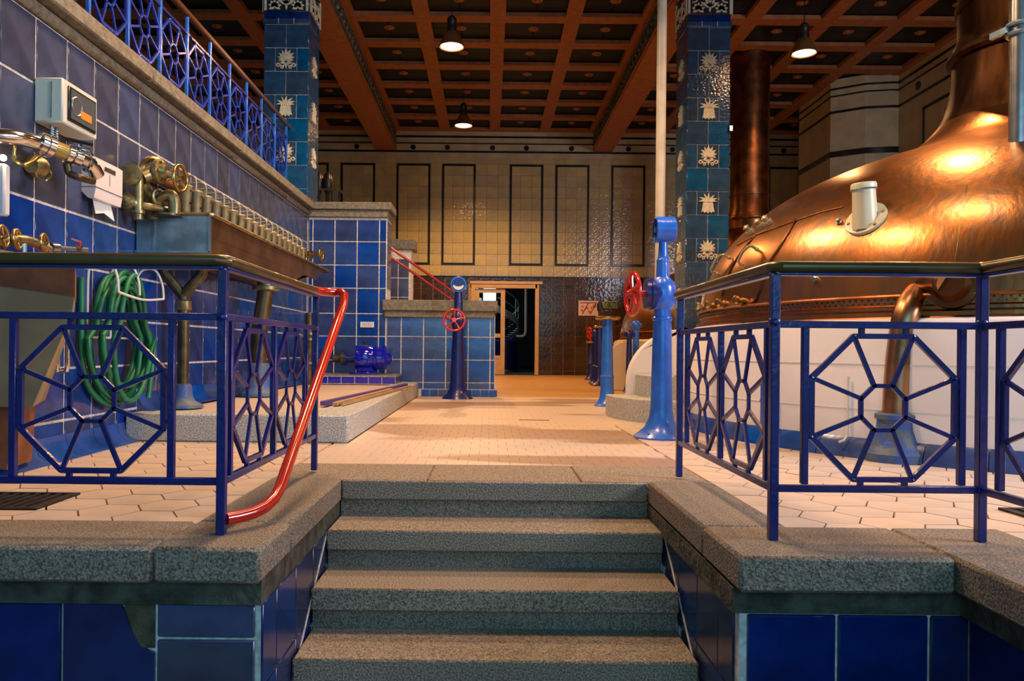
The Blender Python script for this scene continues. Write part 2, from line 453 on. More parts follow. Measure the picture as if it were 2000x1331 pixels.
# small oblong tiles of the gangway in running bond
sp = []
y = 4.2; r = 0
while y < 10.15:
    x = -0.955 - (0.06 if r % 2 else 0)
    while x < 2.6:
        x1 = x + 0.12; e0, e1 = max(x, -0.955), min(x1, 1.10 if y < 6.5 else 2.6); c = ((e0 + e1) / 2, y + 0.075)
        if e1 - e0 > 0.02 and math.hypot(c[0] - KX, c[1] - KY) > KR - 0.1:
            sp.append(((c[0], c[1], -0.015), (e1 - e0 - 0.0015, 0.1485, 0.03), M['small_tile']))
        x = x1
    y += 0.15; r += 1
sp += [((x, y_, -0.015), (0.088, 0.1485, 0.03), M['small_tile']) for y_ in [4.275 + 0.15 * i for i in range(6)] for x in [-1.0]]
tiles(floor, 'oblong_tile', sp, 280, ch=0.001)
# granite band across the head of the steps
for x0, x1 in ((-1.06, -0.30), (-0.298, 0.46), (0.462, 1.10)):
    MB().box(((x0 + x1) / 2, 3.945, -0.045), (x1 - x0 - 0.004, 0.51, 0.094), ch=0.006).build('granite_kerb', M['granite_step'], floor)
MB().box((0.42, 6.9, 0.001), (0.28, 0.03, 0.004)).build('slot_drain', M['grate'], floor)

def floor_grate(loc, wd, dp, label):
    g = thing('floor_grate', label, 'grate', loc)
    MB().box((0, 0, 0.001), (wd, dp, 0.004)).build('drain_pit', M['black'], g)
    b = MB()
    for s_ in (-1, 1):
        b.box((s_ * (wd / 2 - 0.01), 0, 0.006), (0.02, dp, 0.008)); b.box((0, s_ * (dp / 2 - 0.01), 0.006), (wd - 0.041, 0.02, 0.008))
    b.build('frame', M['grate'], g)
    n = int(wd / 0.045)
    for i in range(n):
        MB().box((-wd / 2 + 0.03 + i * (wd - 0.06) / (n - 1), 0, 0.006), (0.016, dp - 0.045, 0.006)).build('slat', M['grate'], g)
p = P(20, 985, 3.15)
floor_grate((-1.98, 3.1, 0), 0.42, 0.32, 'dark iron floor grate in the tiles behind the left railing')
floor_grate((2.28, 3.0, 0), 0.30, 0.26, 'rusty floor grate in the tiles behind the right railing')

# ------------------------------------------------------------------ stairwell: copings, side walls, steps
def coping(parent, x0, x1, y0, y1):
    MB().box(((x0 + x1) / 2, (y0 + y1) / 2, -0.045), (x1 - x0, y1 - y0, 0.115), ch=0.012).build('coping_stone', M['granite_dark'], parent)
def tile_wall_front(parent, x0, x1, y, joints, drop=0.01):
    zs = [LOWER, -0.80, -0.49, -0.185]
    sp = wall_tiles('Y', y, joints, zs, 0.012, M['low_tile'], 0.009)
    tiles(parent, 'tile', sp)
wl = struct('wall_stairwell_left', MB().box((-3.2, 3.1, -0.60), (4.93, 1.3, 0.83)), M['grout'])
MB().box((-3.2, 3.09, -0.145), (4.945, 1.335, 0.08)).build('mortar_course', M['mortar'], wl)
for x0, x1 in ((-4.2, -2.3), (-2.298, -1.06)): coping(wl, x0, x1, 2.37, 2.74)
coping(wl, -1.058, -0.716, 2.37, 2.74); coping(wl, -1.058, -0.716, 2.742, 3.67)
# front tiles, one replaced by two half tiles, one with a broken corner
jx = [-2.60, -2.295, -1.99, -1.685, -1.38, -1.075, -0.75]
sp = []
for i in range(len(jx) - 1):
    x0, x1 = jx[i], jx[i + 1]; dx = x1 - x0 - 0.009; cx = (x0 + x1) / 2
    for z0, z1 in ((-1.01, -0.80), (-0.80, -0.49), (-0.49, -0.185)):
        if i == 5 and z0 == -0.49:
            for a, b in ((-0.49, -0.302), (-0.302, -0.185)):
                sp.append(((cx, 2.444, (a + b) / 2), (dx, 0.012, b - a - 0.008), M['slate_sheen_tile']))
            continue
        if i == 4 and z0 == -0.49: continue
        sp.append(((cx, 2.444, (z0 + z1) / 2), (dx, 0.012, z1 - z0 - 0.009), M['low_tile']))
tiles(wl, 'tile', sp)
T_Y = Matrix(((1, 0, 0, 0), (0, 0, 1, 0), (0, 1, 0, 0), (0, 0, 0, 1)))
bt = MB().prism([(-1.3755, -0.4855), (-1.0795, -0.4855), (-1.0795, -0.35), (-1.125, -0.33), (-1.15, -0.29), (-1.165, -0.245), (-1.185, -0.20), (-1.18, -0.1895), (-1.3755, -0.1895)], 2.438, 2.45, T_Y)
o = bt.build('tile', M['low_tile'], wl); o['label'] = 'blue tile with a broken corner showing mortar'
MB().box((-1.13, 2.447, -0.26), (0.10, 0.004, 0.15)).build('mortar_patch', M['dirt'], wl)
# inner faces of the stairwell
def side_tiles(parent, xw, sgn):
    us = [2.44, 2.60, 2.86, 3.14, 3.42, 3.67]; zs = [-1.02, -0.74, -0.46, -0.185]
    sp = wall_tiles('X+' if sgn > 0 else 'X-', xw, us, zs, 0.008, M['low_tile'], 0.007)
    tiles(parent, 'tile', sp)
    a, b = Vector((xw + sgn * 0.009, 3.40, -0.185)), Vector((xw + sgn * 0.009, 2.44, -0.88))
    MB().bar(a, b, 0.012, 0.004, up=(1, 0, 0)).build('grout_line', M['grout'], parent)
side_tiles(wl, -0.735, 1)
wr = struct('wall_stairwell_right', MB().box((1.18, 3.08, -0.60), (0.74, 1.35, 0.83)).box((3.4, 1.2, -0.60), (3.7, 5.1, 0.83)), M['grout'])
MB().box((1.175, 3.08, -0.145), (0.78, 1.375, 0.08)).box((3.36, 1.2, -0.145), (3.7, 5.08, 0.08)).build('mortar_course', M['mortar'], wr)
coping(wr, 0.785, 1.098, 2.742, 3.67); coping(wr, 0.785, 1.46, 2.33, 2.74); coping(wr, 1.462, 1.86, 1.2, 2.74); coping(wr, 1.462, 1.86, -0.2, 1.198)
side_tiles(wr, 0.810, -1)
sp = wall_tiles('Y', 2.405, [0.83, 1.12, 1.415, 1.545], [-1.01, -0.80, -0.49, -0.185], 0.012, M['low_tile'], 0.009)
sp += wall_tiles('X-', 1.55, rng(0.2, 2.40, 0.30, 2.395), [-1.01, -0.80, -0.49, -0.185], 0.012, M['low_tile'], 0.009)
tiles(wr, 'tile', sp)

stair = thing('staircase', 'short flight of worn granite steps leading up between two blue railings', 'stairs', (0.035, 3.67, LOWER))
for k in range(6):
    z = -0.17 * k; yn = 3.67 - 0.29 * k
    dpt = 0.30 if k else 0.012
    b = MB()
    if k: b.box((0, yn + 0.165 - 3.67 , z - 0.047 - LOWER), (1.515 if k else 1.49, 0.35, 0.094), ch=0.008)
    else: b.box((0, yn + 0.012 - 3.67, z - 0.047 - LOWER), (1.495, 0.024, 0.092), ch=0.006)
    b.build('step', M['granite_step'], stair)
    if k < 5:
        MB().box((0, yn + 0.022 + 0.15 - 3.67, z - 0.132 - LOWER), (1.512, 0.30, 0.076)).build('riser', M['granite_dark'], stair)

# ------------------------------------------------------------------ railings
HZ, MZ, BZ = 0.942, 0.750, 0.192
def octagon(parent, c, du, up=Vector((0, 0, 1)), Rr=0.243, mtl=None, wdt=0.018, stubs=True):
    """spoked octagon panel centred on c, lying in the plane of du and up"""
    mtl = mtl or M['blue_paint']; c = Vector(c); du = Vector(du); nrm = du.cross(up)
    def pt(r, k): a = R(22.5 + 45 * k); rr = r / math.cos(R(22.5)); return c + du * (rr * math.cos(a)) + up * (rr * math.sin(a))
    b = MB()
    for k in range(8): b.bar(pt(Rr, k), pt(Rr, k + 1), wdt, wdt * 0.8, up=nrm)
    for k in range(8): b.ball(wdt * 0.55, pt(Rr, k), 4)
    if stubs:
        for s1 in (-1, 1):
            for s2 in (-1, 1):
                b.bar(c + du * (s1 * 0.075) + up * (s2 * Rr), c + du * (s1 * 0.075) + up * (s2 * (Rr + 0.032)), 0.016, 0.016)
                b.bar(c + up * (s1 * 0.075) + du * (s2 * Rr), c + up * (s1 * 0.075) + du * (s2 * (Rr + 0.02)), 0.016, 0.016, up=nrm)
    ring = b.build('octagon_frame', mtl, parent)
    b = MB()
    for k in range(8): b.bar(pt(0.075, k), pt(0.075, k + 1), wdt * 0.8, wdt * 0.6, up=nrm)
    b.build('centre_ring', mtl, ring)
    for k in range(8): MB().bar(pt(0.072, k), pt(Rr, k), wdt * 0.8, wdt * 0.6, up=nrm).build('spoke', mtl, ring)
    return ring
def post(parent, x, y, top=HZ - 0.03, base=-0.0):
    MB().box((x, y, (top + base) / 2), (0.030, 0.030, top - base), ch=0.003).ball(0.022, (x, y, MZ), 5).build('post', M['blue_paint'], parent)
def flat(parent, name, a, b, z, wd=0.024, ht=0.024, m=None):
    MB().bar((*a, z), (*b, z), wd, ht, ch=0.002).build(name, m or M['blue_paint'], parent)
def baluster(parent, x, y, z0=BZ + 0.011, z1=MZ - 0.013, m=None, wd=0.0225):
    MB().box((x, y, (z0 + z1) / 2), (wd, wd, z1 - z0), ch=0.002).build('baluster', m or M['blue_paint'], parent)

lr = thing('railing', 'blue iron railing with octagon panels left of the steps, red tube at its end', 'railing')
XP = -0.903; XE = -2.30
for x, y in ((XP, YN), (XP, 3.90), (-1.76, YN)): post(lr, x, y, base=0.012)
for z, nm in ((MZ, 'middle_rail'), (BZ, 'bottom_rail')):
    flat(lr, nm, (XE, YN), (XP - 0.015, YN), z); flat(lr, nm, (XP, YN + 0.015), (XP, 3.885), z)
flat(lr, 'top_bar', (XE, YN), (XP, YN), HZ - 0.026, 0.034, 0.010); flat(lr, 'top_bar', (XP, YN), (XP, 3.93), HZ - 0.026, 0.034, 0.010)
for x in (-1.075, -1.612, -1.90): baluster(lr, x, YN)
for y in (2.615, 3.15, 3.70): baluster(lr, XP, y)
octagon(lr, (-1.345, YN, 0.468), (1, 0, 0)); octagon(lr, (-2.17, YN, 0.468), (1, 0, 0))
octagon(lr, (XP, 2.885, 0.468), (0, 1, 0)); octagon(lr, (XP, 3.425, 0.468), (0, 1, 0))
MB().tube([(XE, YN, HZ), (XP - 0.02, YN, HZ), (XP, YN + 0.02, HZ), (XP, 3.62, HZ), (XP + .005, 3.86, HZ)], 0.0225, 14).build('handrail', M['rail_brass'], lr)
pts = [Vector((XP + .005, 3.85, HZ)), Vector((XP + 0.04, 3.93, HZ)), Vector((XP + 0.09, 3.965, HZ)), Vector((-0.785, 3.95, HZ)), Vector((-0.762, 3.93, HZ - 0.015)), Vector((-0.76, 3.90, HZ - 0.07))]
a, b_ = Vector((-0.76, 3.90, HZ - 0.07)), Vector((-0.772, 2.86, 0.175))
pts += [a.lerp(b_, t) for t in (0.3, 0.6, 0.85, 1)]
pts += [Vector((-0.774, 2.80, 0.128)), Vector((-0.782, 2.745, 0.095)), Vector((-0.80, 2.69, 0.075)), Vector((-0.83, 2.64, 0.064)), Vector((-0.865, 2.60, 0.060)), Vector((-0.895, 2.565, 0.060))]
o = MB().tube(pts, 0.0225, 16).build('stair_handrail', M['red_paint'], lr); o['label'] = 'red tubular handrail slanting down beside the steps'

rr = thing('railing', 'blue iron railing with octagon panels right of the steps, before the copper kettle', 'railing')
XP2, XQ = 0.968, 1.672
for x, y in ((XP2, YN), (XP2, 3.80), (XQ, YN), (XQ, 0.9)): post(rr, x, y, base=0.012)
for z, nm in ((MZ - 0.006, 'middle_rail'), (BZ - 0.004, 'bottom_rail')):
    flat(rr, nm, (XP2 + 0.015, YN), (XQ - .015, YN), z); flat(rr, nm, (XP2, YN + 0.015), (XP2, 3.785), z)
    flat(rr, nm, (XQ, YN - 0.015), (XQ, 0.9), z)
for a, b_ in (((XP2, YN), (XQ, YN)), ((XP2, YN), (XP2, 3.83)), ((XQ, YN), (XQ, 0.9))): flat(rr, 'top_bar', a, b_, HZ - 0.028, 0.034, 0.010)
for x in (1.072, 1.604): baluster(rr, x, YN)
for y in (2.605, 3.13, 3.66): baluster(rr, XP2, y)
for y in (2.45, 1.92, 1.39): baluster(rr, XQ, y)
octagon(rr, (1.338, YN, 0.463), (1, 0, 0))
octagon(rr, (XP2, 2.867, 0.463), (0, 1, 0)); octagon(rr, (XP2, 3.395, 0.463), (0, 1, 0))
octagon(rr, (XQ, 2.185, 0.463), (0, 1, 0)); octagon(rr, (XQ, 1.655, 0.463), (0, 1, 0))
MB().tube([(XP2, 3.86, HZ - .004), (XP2, YN + 0.02, HZ - .004), (XP2 + 0.02, YN, HZ - .004), (XQ - 0.02, YN, HZ - .004), (XQ, YN - 0.02, HZ - .004), (XQ, 0.86, HZ - .004)], 0.0225, 14).build('handrail', M['rail_brass'], rr)

# ------------------------------------------------------------------ left wall with gallery
wleft = struct('wall_left', MB().box((XL - 0.55, 6.0, 1.2), (1.1, 8.8, 2.48)), M['grout'])
us = rng(1.65, 10.2, 0.3035, 4.09)
sp = wall_tiles('X+', XL, us, [1.44, 2.076, 2.44], 0.006, M['slate_sheen_tile'], 0.015)  # upper courses of the same blue tile, warm reflection in the colour
sp += wall_tiles('X+', XL, us, [-0.03, 0.21, 0.515, 0.82, 1.127, 1.44], 0.006, M['blue_tile'], 0.015)
tiles(wleft, 'tile', sp)
# cove tiles along its foot
for i in range(len(us) - 1):
    if us[i + 1] < 2.7: continue
    y0, y1 = us[i] + 0.003, us[i + 1] - 0.003
    zf = 0.188 if y0 > 5.05 else 0.0
    pf = [(0, 0.13), (0.008, 0.13), (0.014, 0.09), (0.035, 0.045), (0.075, 0.014), (0.12, 0.004), (0.12, 0), (0, 0)]
    MB().prism(pf, y0, y1, Matrix(((1, 0, 0, XL + 0.006), (0, 0, 1, 0), (0, 1, 0, zf), (0, 0, 0, 1)))).build('cove_tile', M['sky_tile'], wleft)
for y0, y1 in ((1.65, 3.4), (3.4, 5.3), (5.3, 7.2), (7.2, 9.1), (9.1, 10.2)):
    MB().box((XL - 0.08, (y0 + y1) / 2, 2.575), (0.36, y1 - y0 - 0.006, 0.105), ch=0.012).build('ledge_stone', M['ledge'], wleft)
    MB().box((XL - 0.10, (y0 + y1) / 2, 2.485), (0.27, y1 - y0 - 0.003, 0.075), ch=0.02).build('ledge_moulding', M['ledge'], wleft)
struct('floor_gallery', MB().box((-4.9, 6.0, 2.52), (4.5, 8.8, 0.14)).box((-4.9, 15.0, 2.40), (4.4, 8.4, 0.14)), M['mortar'])
gr_ = thing('gallery_railing', 'bright blue octagon-panelled railing on the ledge above the tiled wall', 'railing')
GX = -2.62
yj = [2.76 + 0.526 * i for i in range(14)]
for i, y in enumerate(yj):
    MB().box((GX, y, 2.63 + (3.48 - 2.63) / 2), (0.026, 0.026, 0.85), ch=0.003).build('baluster', M['light_blue'], gr_)
    if i < 13: octagon(gr_, (GX, y + 0.263, 3.06), (0, 1, 0), Rr=0.24, mtl=M['gallery_blue'], wdt=0.021)
flat(gr_, 'top_bar', (GX, 2.6), (GX, 9.7), 3.335); flat(gr_, 'bottom_rail', (GX, 2.6), (GX, 9.7), 2.79)
o = MB().bar((GX, 2.6, 3.51), (GX, 9.75, 3.51), 0.05, 0.055, ch=0.012).build('handrail', M['rail_wood'], gr_)

# ------------------------------------------------------------------ raised platform, pump plinth
plat = thing('granite_platform', 'low speckled granite platform along the left wall', 'platform', (XL, 5.10, 0))
MB().box((0.83, 2.55, 0.089), (1.38, 5.08, 0.178)).build('platform_top', M['hex_tile'], plat)
for x0, x1 in ((0.02, 0.75), (0.752, 1.534)):
    MB().box(((x0 + x1) / 2, 0.14, 0.094), (x1 - x0, 0.28, 0.188), ch=0.01).build('kerb_stone', M['granite'], plat)
for y0, y1 in ((0.282, 1.9), (1.902, 3.5), (3.502, 5.10)):
    MB().box((1.384, (y0 + y1) / 2, 0.094), (0.30, y1 - y0, 0.188), ch=0.01).build('kerb_stone', M['granite'], plat)
pl = thing('pump_plinth', 'low plinth edged with small royal blue tiles under the blue pump', 'plinth', (-1.70, 9.85, 0.188))
MB().box((0, 0.0, 0.054), (1.03, 0.66, 0.108)).build('base', M['grout'], pl)
for i in range(6): MB().box((-0.43 + 0.172 * i, -0.334, 0.052), (0.164, 0.008, 0.085), ch=0.003).build('tile', M['pump_blue'], pl)
for i in range(3): MB().box((0.519, -0.22 + 0.2 * i, 0.052), (0.008, 0.19, 0.085), ch=0.003).build('tile', M['slate_sheen_tile'], pl)
MB().box((0, 0, 0.113), (1.05, 0.68, 0.012), ch=0.003).build('top_slab', M['ledge'], pl)

def place_on(px, py, z):
    """ground position at height z under a pixel"""
    q = P(px, py, 1.0); d = q - Vector((0, 0, EYE)); t = (z - EYE) / d.z
    return Vector((0, 0, EYE)) + d * t
bar1 = MB().bar((0, 0, 0.02), (0.30, 3.15, 0.02), 0.05, 0.035).build('iron_bar', M['violet'])
bar1.location = (-1.30, 5.9, 0.19); tag(bar1, 'long violet painted bar lying on the granite platform', 'bar')
bar2 = MB().bar((0, 0, 0.02), (0.165, 2.1, 0.02), 0.045, 0.03, ch=.004).bar((0.05, 0.02, 0.015), (0.28, 3.0, 0.015), 0.02, 0.02).build('wooden_batten', M['wood'])
bar2.location = (-1.20, 5.86, 0.19); tag(bar2, 'pale wooden batten lying beside the violet bar', 'batten')

# ------------------------------------------------------------------ stair parapets by the left pillar
def parapet_tiles(parent, x0, x1, y, z0, z1, xj, zj, m):
    tiles(parent, 'tile', wall_tiles('Y', y, rng(x0, x1, 0.305, xj), rng(z0, z1, 0.312, zj), 0.008, m, 0.012))
wp = struct('wall_parapet_tall', MB().box((-1.94, 10.44, 1.27), (1.07, 0.42, 2.54)), M['grout'])
sp = wall_tiles('Y', 10.23, [-2.475, -2.415, -2.115, -1.81, -1.508, -1.41], [0.17, 0.485, 0.81, 1.12, 1.465, 1.78, 2.10, 2.40], 0.008, M['blue_tile'], 0.014)
sp += wall_tiles('X+', -1.405, [10.24, 10.44, 10.64], [1.465, 1.78, 2.10, 2.40], 0.006, M['slate_sheen_tile'], 0.012)
tiles(wp, 'tile', sp)
MB().box((-1.92, 10.42, 2.575), (1.16, 0.56, 0.10), ch=0.008).build('coping_stone', M['ledge'], wp)
MB().box((-1.94, 10.42, 2.475), (1.10, 0.48, 0.10), ch=0.008).build('moulding', M['ledge'], wp)
wq = struct('wall_parapet_low', MB().box((-0.66, 10.44, 0.56), (1.48, 0.42, 1.12)), M['grout'])
sp = wall_tiles('Y', 10.23, [-1.40, -1.20, -0.895, -0.59, -0.285, 0.015, 0.08], [0.10, 0.19, 0.50, 0.815, 1.12], 0.008, M['sky_tile'], 0.014)
tiles(wq, 'tile', sp)
for i in range(9): MB().box((-0.86 + 0.115 * i, 10.215, 0.048), (0.108, 0.03, 0.09), ch=0.006).build('foot_tile', M['sky_tile'], wq)
MB().box((-0.67, 10.42, 1.235), (1.56, 0.54, 0.15), ch=0.01).build('coping_stone', M['ledge'], wq)
MB().box((-0.68, 10.42, 1.12), (1.50, 0.47, 0.10), ch=0.01).build('moulding', M['ledge'], wq)
wt = struct('wall_parapet_rear', MB().box((-1.42, 11.9, 1.10), (0.38, 0.36, 2.20)), M['grout'])
tiles(wt, 'tile', wall_tiles('Y', 11.72, [-1.60, -1.43, -1.26], [1.15, 1.45, 1.75, 2.05], 0.006, M['slate_sheen_tile'], 0.012))
MB().box((-1.40, 11.88, 2.27), (0.46, 0.46, 0.16), ch=0.01).build('coping_stone', M['ledge'], wt)
# flight behind the parapets
fl = thing('gallery_stairs', 'flight of stairs with red handrails behind the low blue tiled parapet', 'stairs', (0.0, 11.15, 0))
for i in range(8):
    MB().box((-0.15 - 0.27 * i, 0, 0.165 * (i + 1) - 0.08), (0.27, 0.90, 0.16), ch=0.006).build('step', M['granite_dark'], fl)
for dz in (0, -0.13):
    MB().tube([(-0.40, -0.22, 1.385 + dz), (-0.47, -0.22, 1.44 + dz), (-1.46, -0.22, 2.12 + dz)], 0.020, 10).build('handrail', M['dark_red'], fl)
lp = thing('landing_railing', 'dark landing railing and posts with a sloping red rail beside the left pillar', 'railing', (-2.6, 12.2, 2.6))
MB().bar((-0.45, 0, 0.62), (0.15, 0, 0.62), 0.04, 0.03).bar((0.15, 0, 0.62), (0.45, 0.0, 0.24), 0.04, 0.03).build('handrail', M['rail_brass'], lp)
for x in (-0.42, -0.2, 0.02, 0.14, 0.36): MB().bar((x, 0, -0.05), (x, 0, 0.60 if x < .3 else .32), 0.025, 0.025).build('baluster', M['black'], lp)
MB().bar((-0.42, 0, 0.36), (0.14, 0, 0.36), 0.02, 0.02).build('middle_rail', M['black'], lp)
for x in (-0.22, -0.07):
    MB().lathe([(0.05, 0), (0.035, 0.3), (0.03, 0.55), (0.05, 0.60), (0.075, 0.68), (0.08, 0.80), (0.05, 0.90), (0.02, 0.93)], 12, (x, 0.1, 0)).build('finial_post', M['black'], lp)
MB().tube([(-0.55, -0.3, 0.34), (0.05, -0.3, -0.02)], 0.04, 8).build('red_rail', M['dark_red'], lp)

# ------------------------------------------------------------------ tiled pillars with relief tiles
def leafshape(b, c, ang, ln, wd, mtx, h=0.012, bend=0.0):
    n = 7; L_, R_ = [], []
    for i in range(n + 1):
        t = i / n; wv = wd * math.sin(PI * min(t * 1.0, 1) ** 0.8) * (1 - 0.25 * t); a = ang + bend * t
        x, y = c[0] + ln * t * math.cos(a), c[1] + ln * t * math.sin(a)
        nx, ny = -math.sin(a), math.cos(a)
        L_.append((x + nx * wv / 2, y + ny * wv / 2)); R_.append((x - nx * wv / 2, y - ny * wv / 2))
    poly = L_ + R_[::-1][1:-1]
    b.prism(poly, 0, h, mtx)
def relief_flower():
    b = MB()
    for k in range(11):
        a = R(90 + (k - 5) * 26); leafshape(b, (0, 0.0), a, 0.115 - 0.006 * abs(k - 5), 0.036, None, 0.012, 0.12 * (k - 5) / 5)
    for k in range(7):
        a = R(90 + (k - 3) * 32); leafshape(b, (0, -0.005), a, 0.075, 0.034, None, 0.020)
    b.prism([(0.026 * math.cos(R(40 * i)), 0.005 + 0.030 * math.sin(R(40 * i))) for i in range(9)], 0, 0.026)
    for s_ in (-1, 1):
        pts = [(s_ * (0.02 + 0.02 * i), -0.075 - 0.018 * math.sin(i * 1.5), 0.006) for i in range(5)]
        b.tube(pts, 0.008, 6); b.ring(0.018, 0.007, (s_ * 0.088, -0.075, 0.006), 'Z', 12, 6); b.ring(0.015, 0.006, (s_ * 0.045, -0.098, 0.006), 'Z', 12, 6)
        leafshape(b, (0, -0.05), R(-90 + s_ * 60), 0.07, 0.02, None, 0.014, s_ * 0.6)
    leafshape(b, (0, -0.04), R(-90), 0.075, 0.03, None, 0.014)
    return b
def relief_sheaf():
    b = MB()
    b.prism([(-0.070, -0.095), (-0.052, -0.085), (-0.036, -0.103), (-0.018, -0.088), (0, -0.108), (0.018, -0.088), (0.036, -0.103), (0.052, -0.085), (0.070, -0.095), (0.058, -0.04), (0.052, 0.01), (0.052, 0.025), (-0.052, 0.025), (-0.052, 0.01), (-0.058, -0.04)], 0, 0.014)
    for i in range(5): b.ball(0.013, (-0.044 + 0.022 * i, 0.018, 0.010), 5)
    for a, l, bd in ((150, 0.085, -0.9), (128, 0.095, -0.7), (105, 0.10, -0.3), (88, 0.098, 0.1), (66, 0.098, 0.5), (48, 0.095, 0.8), (30, 0.08, 0.9)):
        leafshape(b, (0.02 * math.cos(R(a)), 0.018), R(a), l, 0.024, None, 0.013, bd * -0.6)
    return b
RFB = relief_flower(); RFB.v = [(x * 1.16, y * 1.16 + 0.012, z * 1.3) for x, y, z in RFB.v]; RF = RFB.mesh('relief'); RF.materials.append(M['relief'])
RSB = relief_sheaf(); RSB.v = [(x * 1.22, y * 1.22 - 0.005, z * 1.3) for x, y, z in RSB.v]; RS = RSB.mesh('relief'); RS.materials.append(M['relief'])

def pillar(x0, x1, y0, y1, z0, z1, ztop_row, label, side, phase):
    """side: +1 right face seen, -1 left face seen; rows counted down from ztop_row"""
    pr = thing('tiled_pillar', label, 'pillar', ((x0 + x1) / 2, (y0 + y1) / 2, z0))
    ox, oy, oz = pr.location
    W, D = x1 - x0, y1 - y0
    MB().box((0, 0, (z1 - z0) / 2), (W - 0.02, D - 0.02, z1 - z0)).build('core', M['grout'], pr)
    H = 0.305; z = ztop_row; r = phase; sp = []
    faces = [('F', W), ('S', D)]
    while z > z0 - 0.01:
        zb = max(z - H, z0); dz = z - zb - 0.008; zc = (z + zb) / 2 - oz
        for fc, wd in faces:
            cuts = [-wd / 2, 0, wd / 2] if r % 2 == 0 else [-wd / 2, -0.14, 0.14, wd / 2]
            for i in range(len(cuts) - 1):
                u = (cuts[i] + cuts[i + 1]) / 2; du = cuts[i + 1] - cuts[i] - 0.008
                orn = r % 2 == 1 and i == 1
                if dz < 0.03: continue
                m = M['pillar_tile']
                if fc == 'F': me, lc = tile_mesh((du, 0.012, dz), m), (u, -D / 2 + 0.004, zc)
                else: me, lc = tile_mesh((0.012, du, dz), m), (side * (W / 2 - 0.004), u, zc)
                t = place('tile', me, pr, lc)
                if orn and dz > 0.28:
                    rm = RF if (r // 2) % 2 == 0 else RS
                    o = place('relief', rm, t, (0, -0.006, 0) if fc == 'F' else (side * 0.006, 0, 0))
                    o.rotation_euler = (PI / 2, 0, 0) if fc == 'F' else (PI / 2, 0, side * PI / 2)
        z = zb; r += 1
        if z <= z0 + 0.001: break
    # capital above the shaft
    zt = ztop_row - oz
    MB().box((0, 0, zt + 0.04), (W + 0.03, D + 0.03, 0.075), ch=0.012).build('necking', M['pillar_tile'], pr)
    for u in (-0.10, 0.10): MB().box((u, -D / 2 - 0.016, zt + 0.04), (0.006, 0.004, 0.07)).build('joint', M['grout'], pr)
    MB().box((0, 0, zt + 0.12), (W - 0.01, D - 0.01, 0.085)).build('plain_band', M['low_tile'], pr)
    cap = MB().box((0, 0, zt + 0.36), (W + 0.02, D + 0.02, 0.40), ch=0.01).build('capital', M['relief_ground'], pr)
    b = MB()
    for face in range(3):
        if face == 0: A = Matrix.Translation((0, -D / 2 - 0.010, zt + 0.34)) @ Matrix.Rotation(PI / 2, 4, 'X')
        else:
            s2 = 1 if face == 1 else -1
            A = Matrix.Translation((s2 * (W / 2 + 0.010), 0, zt + 0.34)) @ Matrix.Rotation(s2 * PI / 2, 4, 'Z') @ Matrix.Rotation(PI / 2, 4, 'X')
        for s_ in (-1, 1):
            b.prism([(s_ * 0.255, -0.17), (s_ * 0.285, -0.17), (s_ * 0.285, 0.19), (s_ * 0.255, 0.19)], 0, 0.016, A)
            for q in (-30, 10, 50, 90, 130, 170, 210): leafshape(b, (s_ * 0.15, -0.11), R(q), 0.085, 0.055, A, 0.014)
            pts = [A @ Vector((s_ * (0.03 + 0.05 * i), 0.02 + 0.05 * math.sin(i * 1.3), 0.008)) for i in range(5)]
            b.tube(pts, 0.010, 6)
            for q in (40, 90, 140): leafshape(b, (s_ * 0.19, 0.02), R(q), 0.07, 0.045, A, 0.014)
        for q in (30, 60, 90, 120, 150): leafshape(b, (0, -0.09), R(q), 0.14, 0.05, A, 0.018)
        leafshape(b, (0, -0.08), R(-90), 0.08, 0.03, A, 0.014)
    b.build('leaf_relief', M['relief'], cap)
    MB().box((0, 0, (zt + 0.56 + (z1 - oz)) / 2), (W - 0.06, D - 0.06, z1 - oz - zt - 0.56)).build('impost', M['terracotta'], pr)
    return pr
PY = 9.75
ztL = P(557, 47, PY).z; ztR = P(1383, 53, PY).z
pillar(P(513, 300, PY).x, P(601, 300, PY).x, PY, PY + 0.58, 2.63, 5.75, ztL, 'blue tiled pillar with cream relief tiles on the left gallery', 1, 0)
pillar(P(1341, 300, PY).x, P(1425, 300, PY).x, PY, PY + 0.58, 0.0, 5.75, ztR, 'blue tiled pillar with cream relief tiles behind the copper kettle', -1, 0)

# ------------------------------------------------------------------ back wall
YF = YB
wb = MB()
wb.box((-3.95, YF + 0.15, 3.15), (7.1, 0.3, 6.5)).box((4.75, YF + 0.15, 3.15), (7.0, 0.3, 6.5)).box((0.425, YF + 0.15, 4.36), (1.66, 0.3, 4.08))
wback = struct('wall_back', wb, M['grout_dark'])
door_x0, door_x1, door_z = -0.40, 1.25, 2.32
zj = [2.52, 2.80, 3.09, 3.38, 3.67, 3.96, 4.25, 4.54, 4.83, 5.12, 5.41, 5.56]
sp = wall_tiles('Y', YF, rng(-4.6, XR, 0.29, -0.39), zj, 0.010, M['cream_tile'], 0.006)
tiles(wback, 'cream_tile', sp, 200)
sp = wall_tiles('Y', YF, rng(-2.4, XR, 0.305, 1.29), [0.0, 0.10, 0.40, 0.70, 1.0, 1.3, 1.6, 1.9, 2.2, 2.33, 2.50], 0.012, M['brown_tile'], 0.010,
                keep=lambda u, v: not (door_x0 - 0.06 < u < door_x1 + 0.02 and v < door_z))
tiles(wback, 'brown_tile', sp, 99)
MB().box((2.9, YF - 0.012, 2.515), (10.8, 0.03, 0.03)).build('dado_rail', M['dark_tile'], wback)
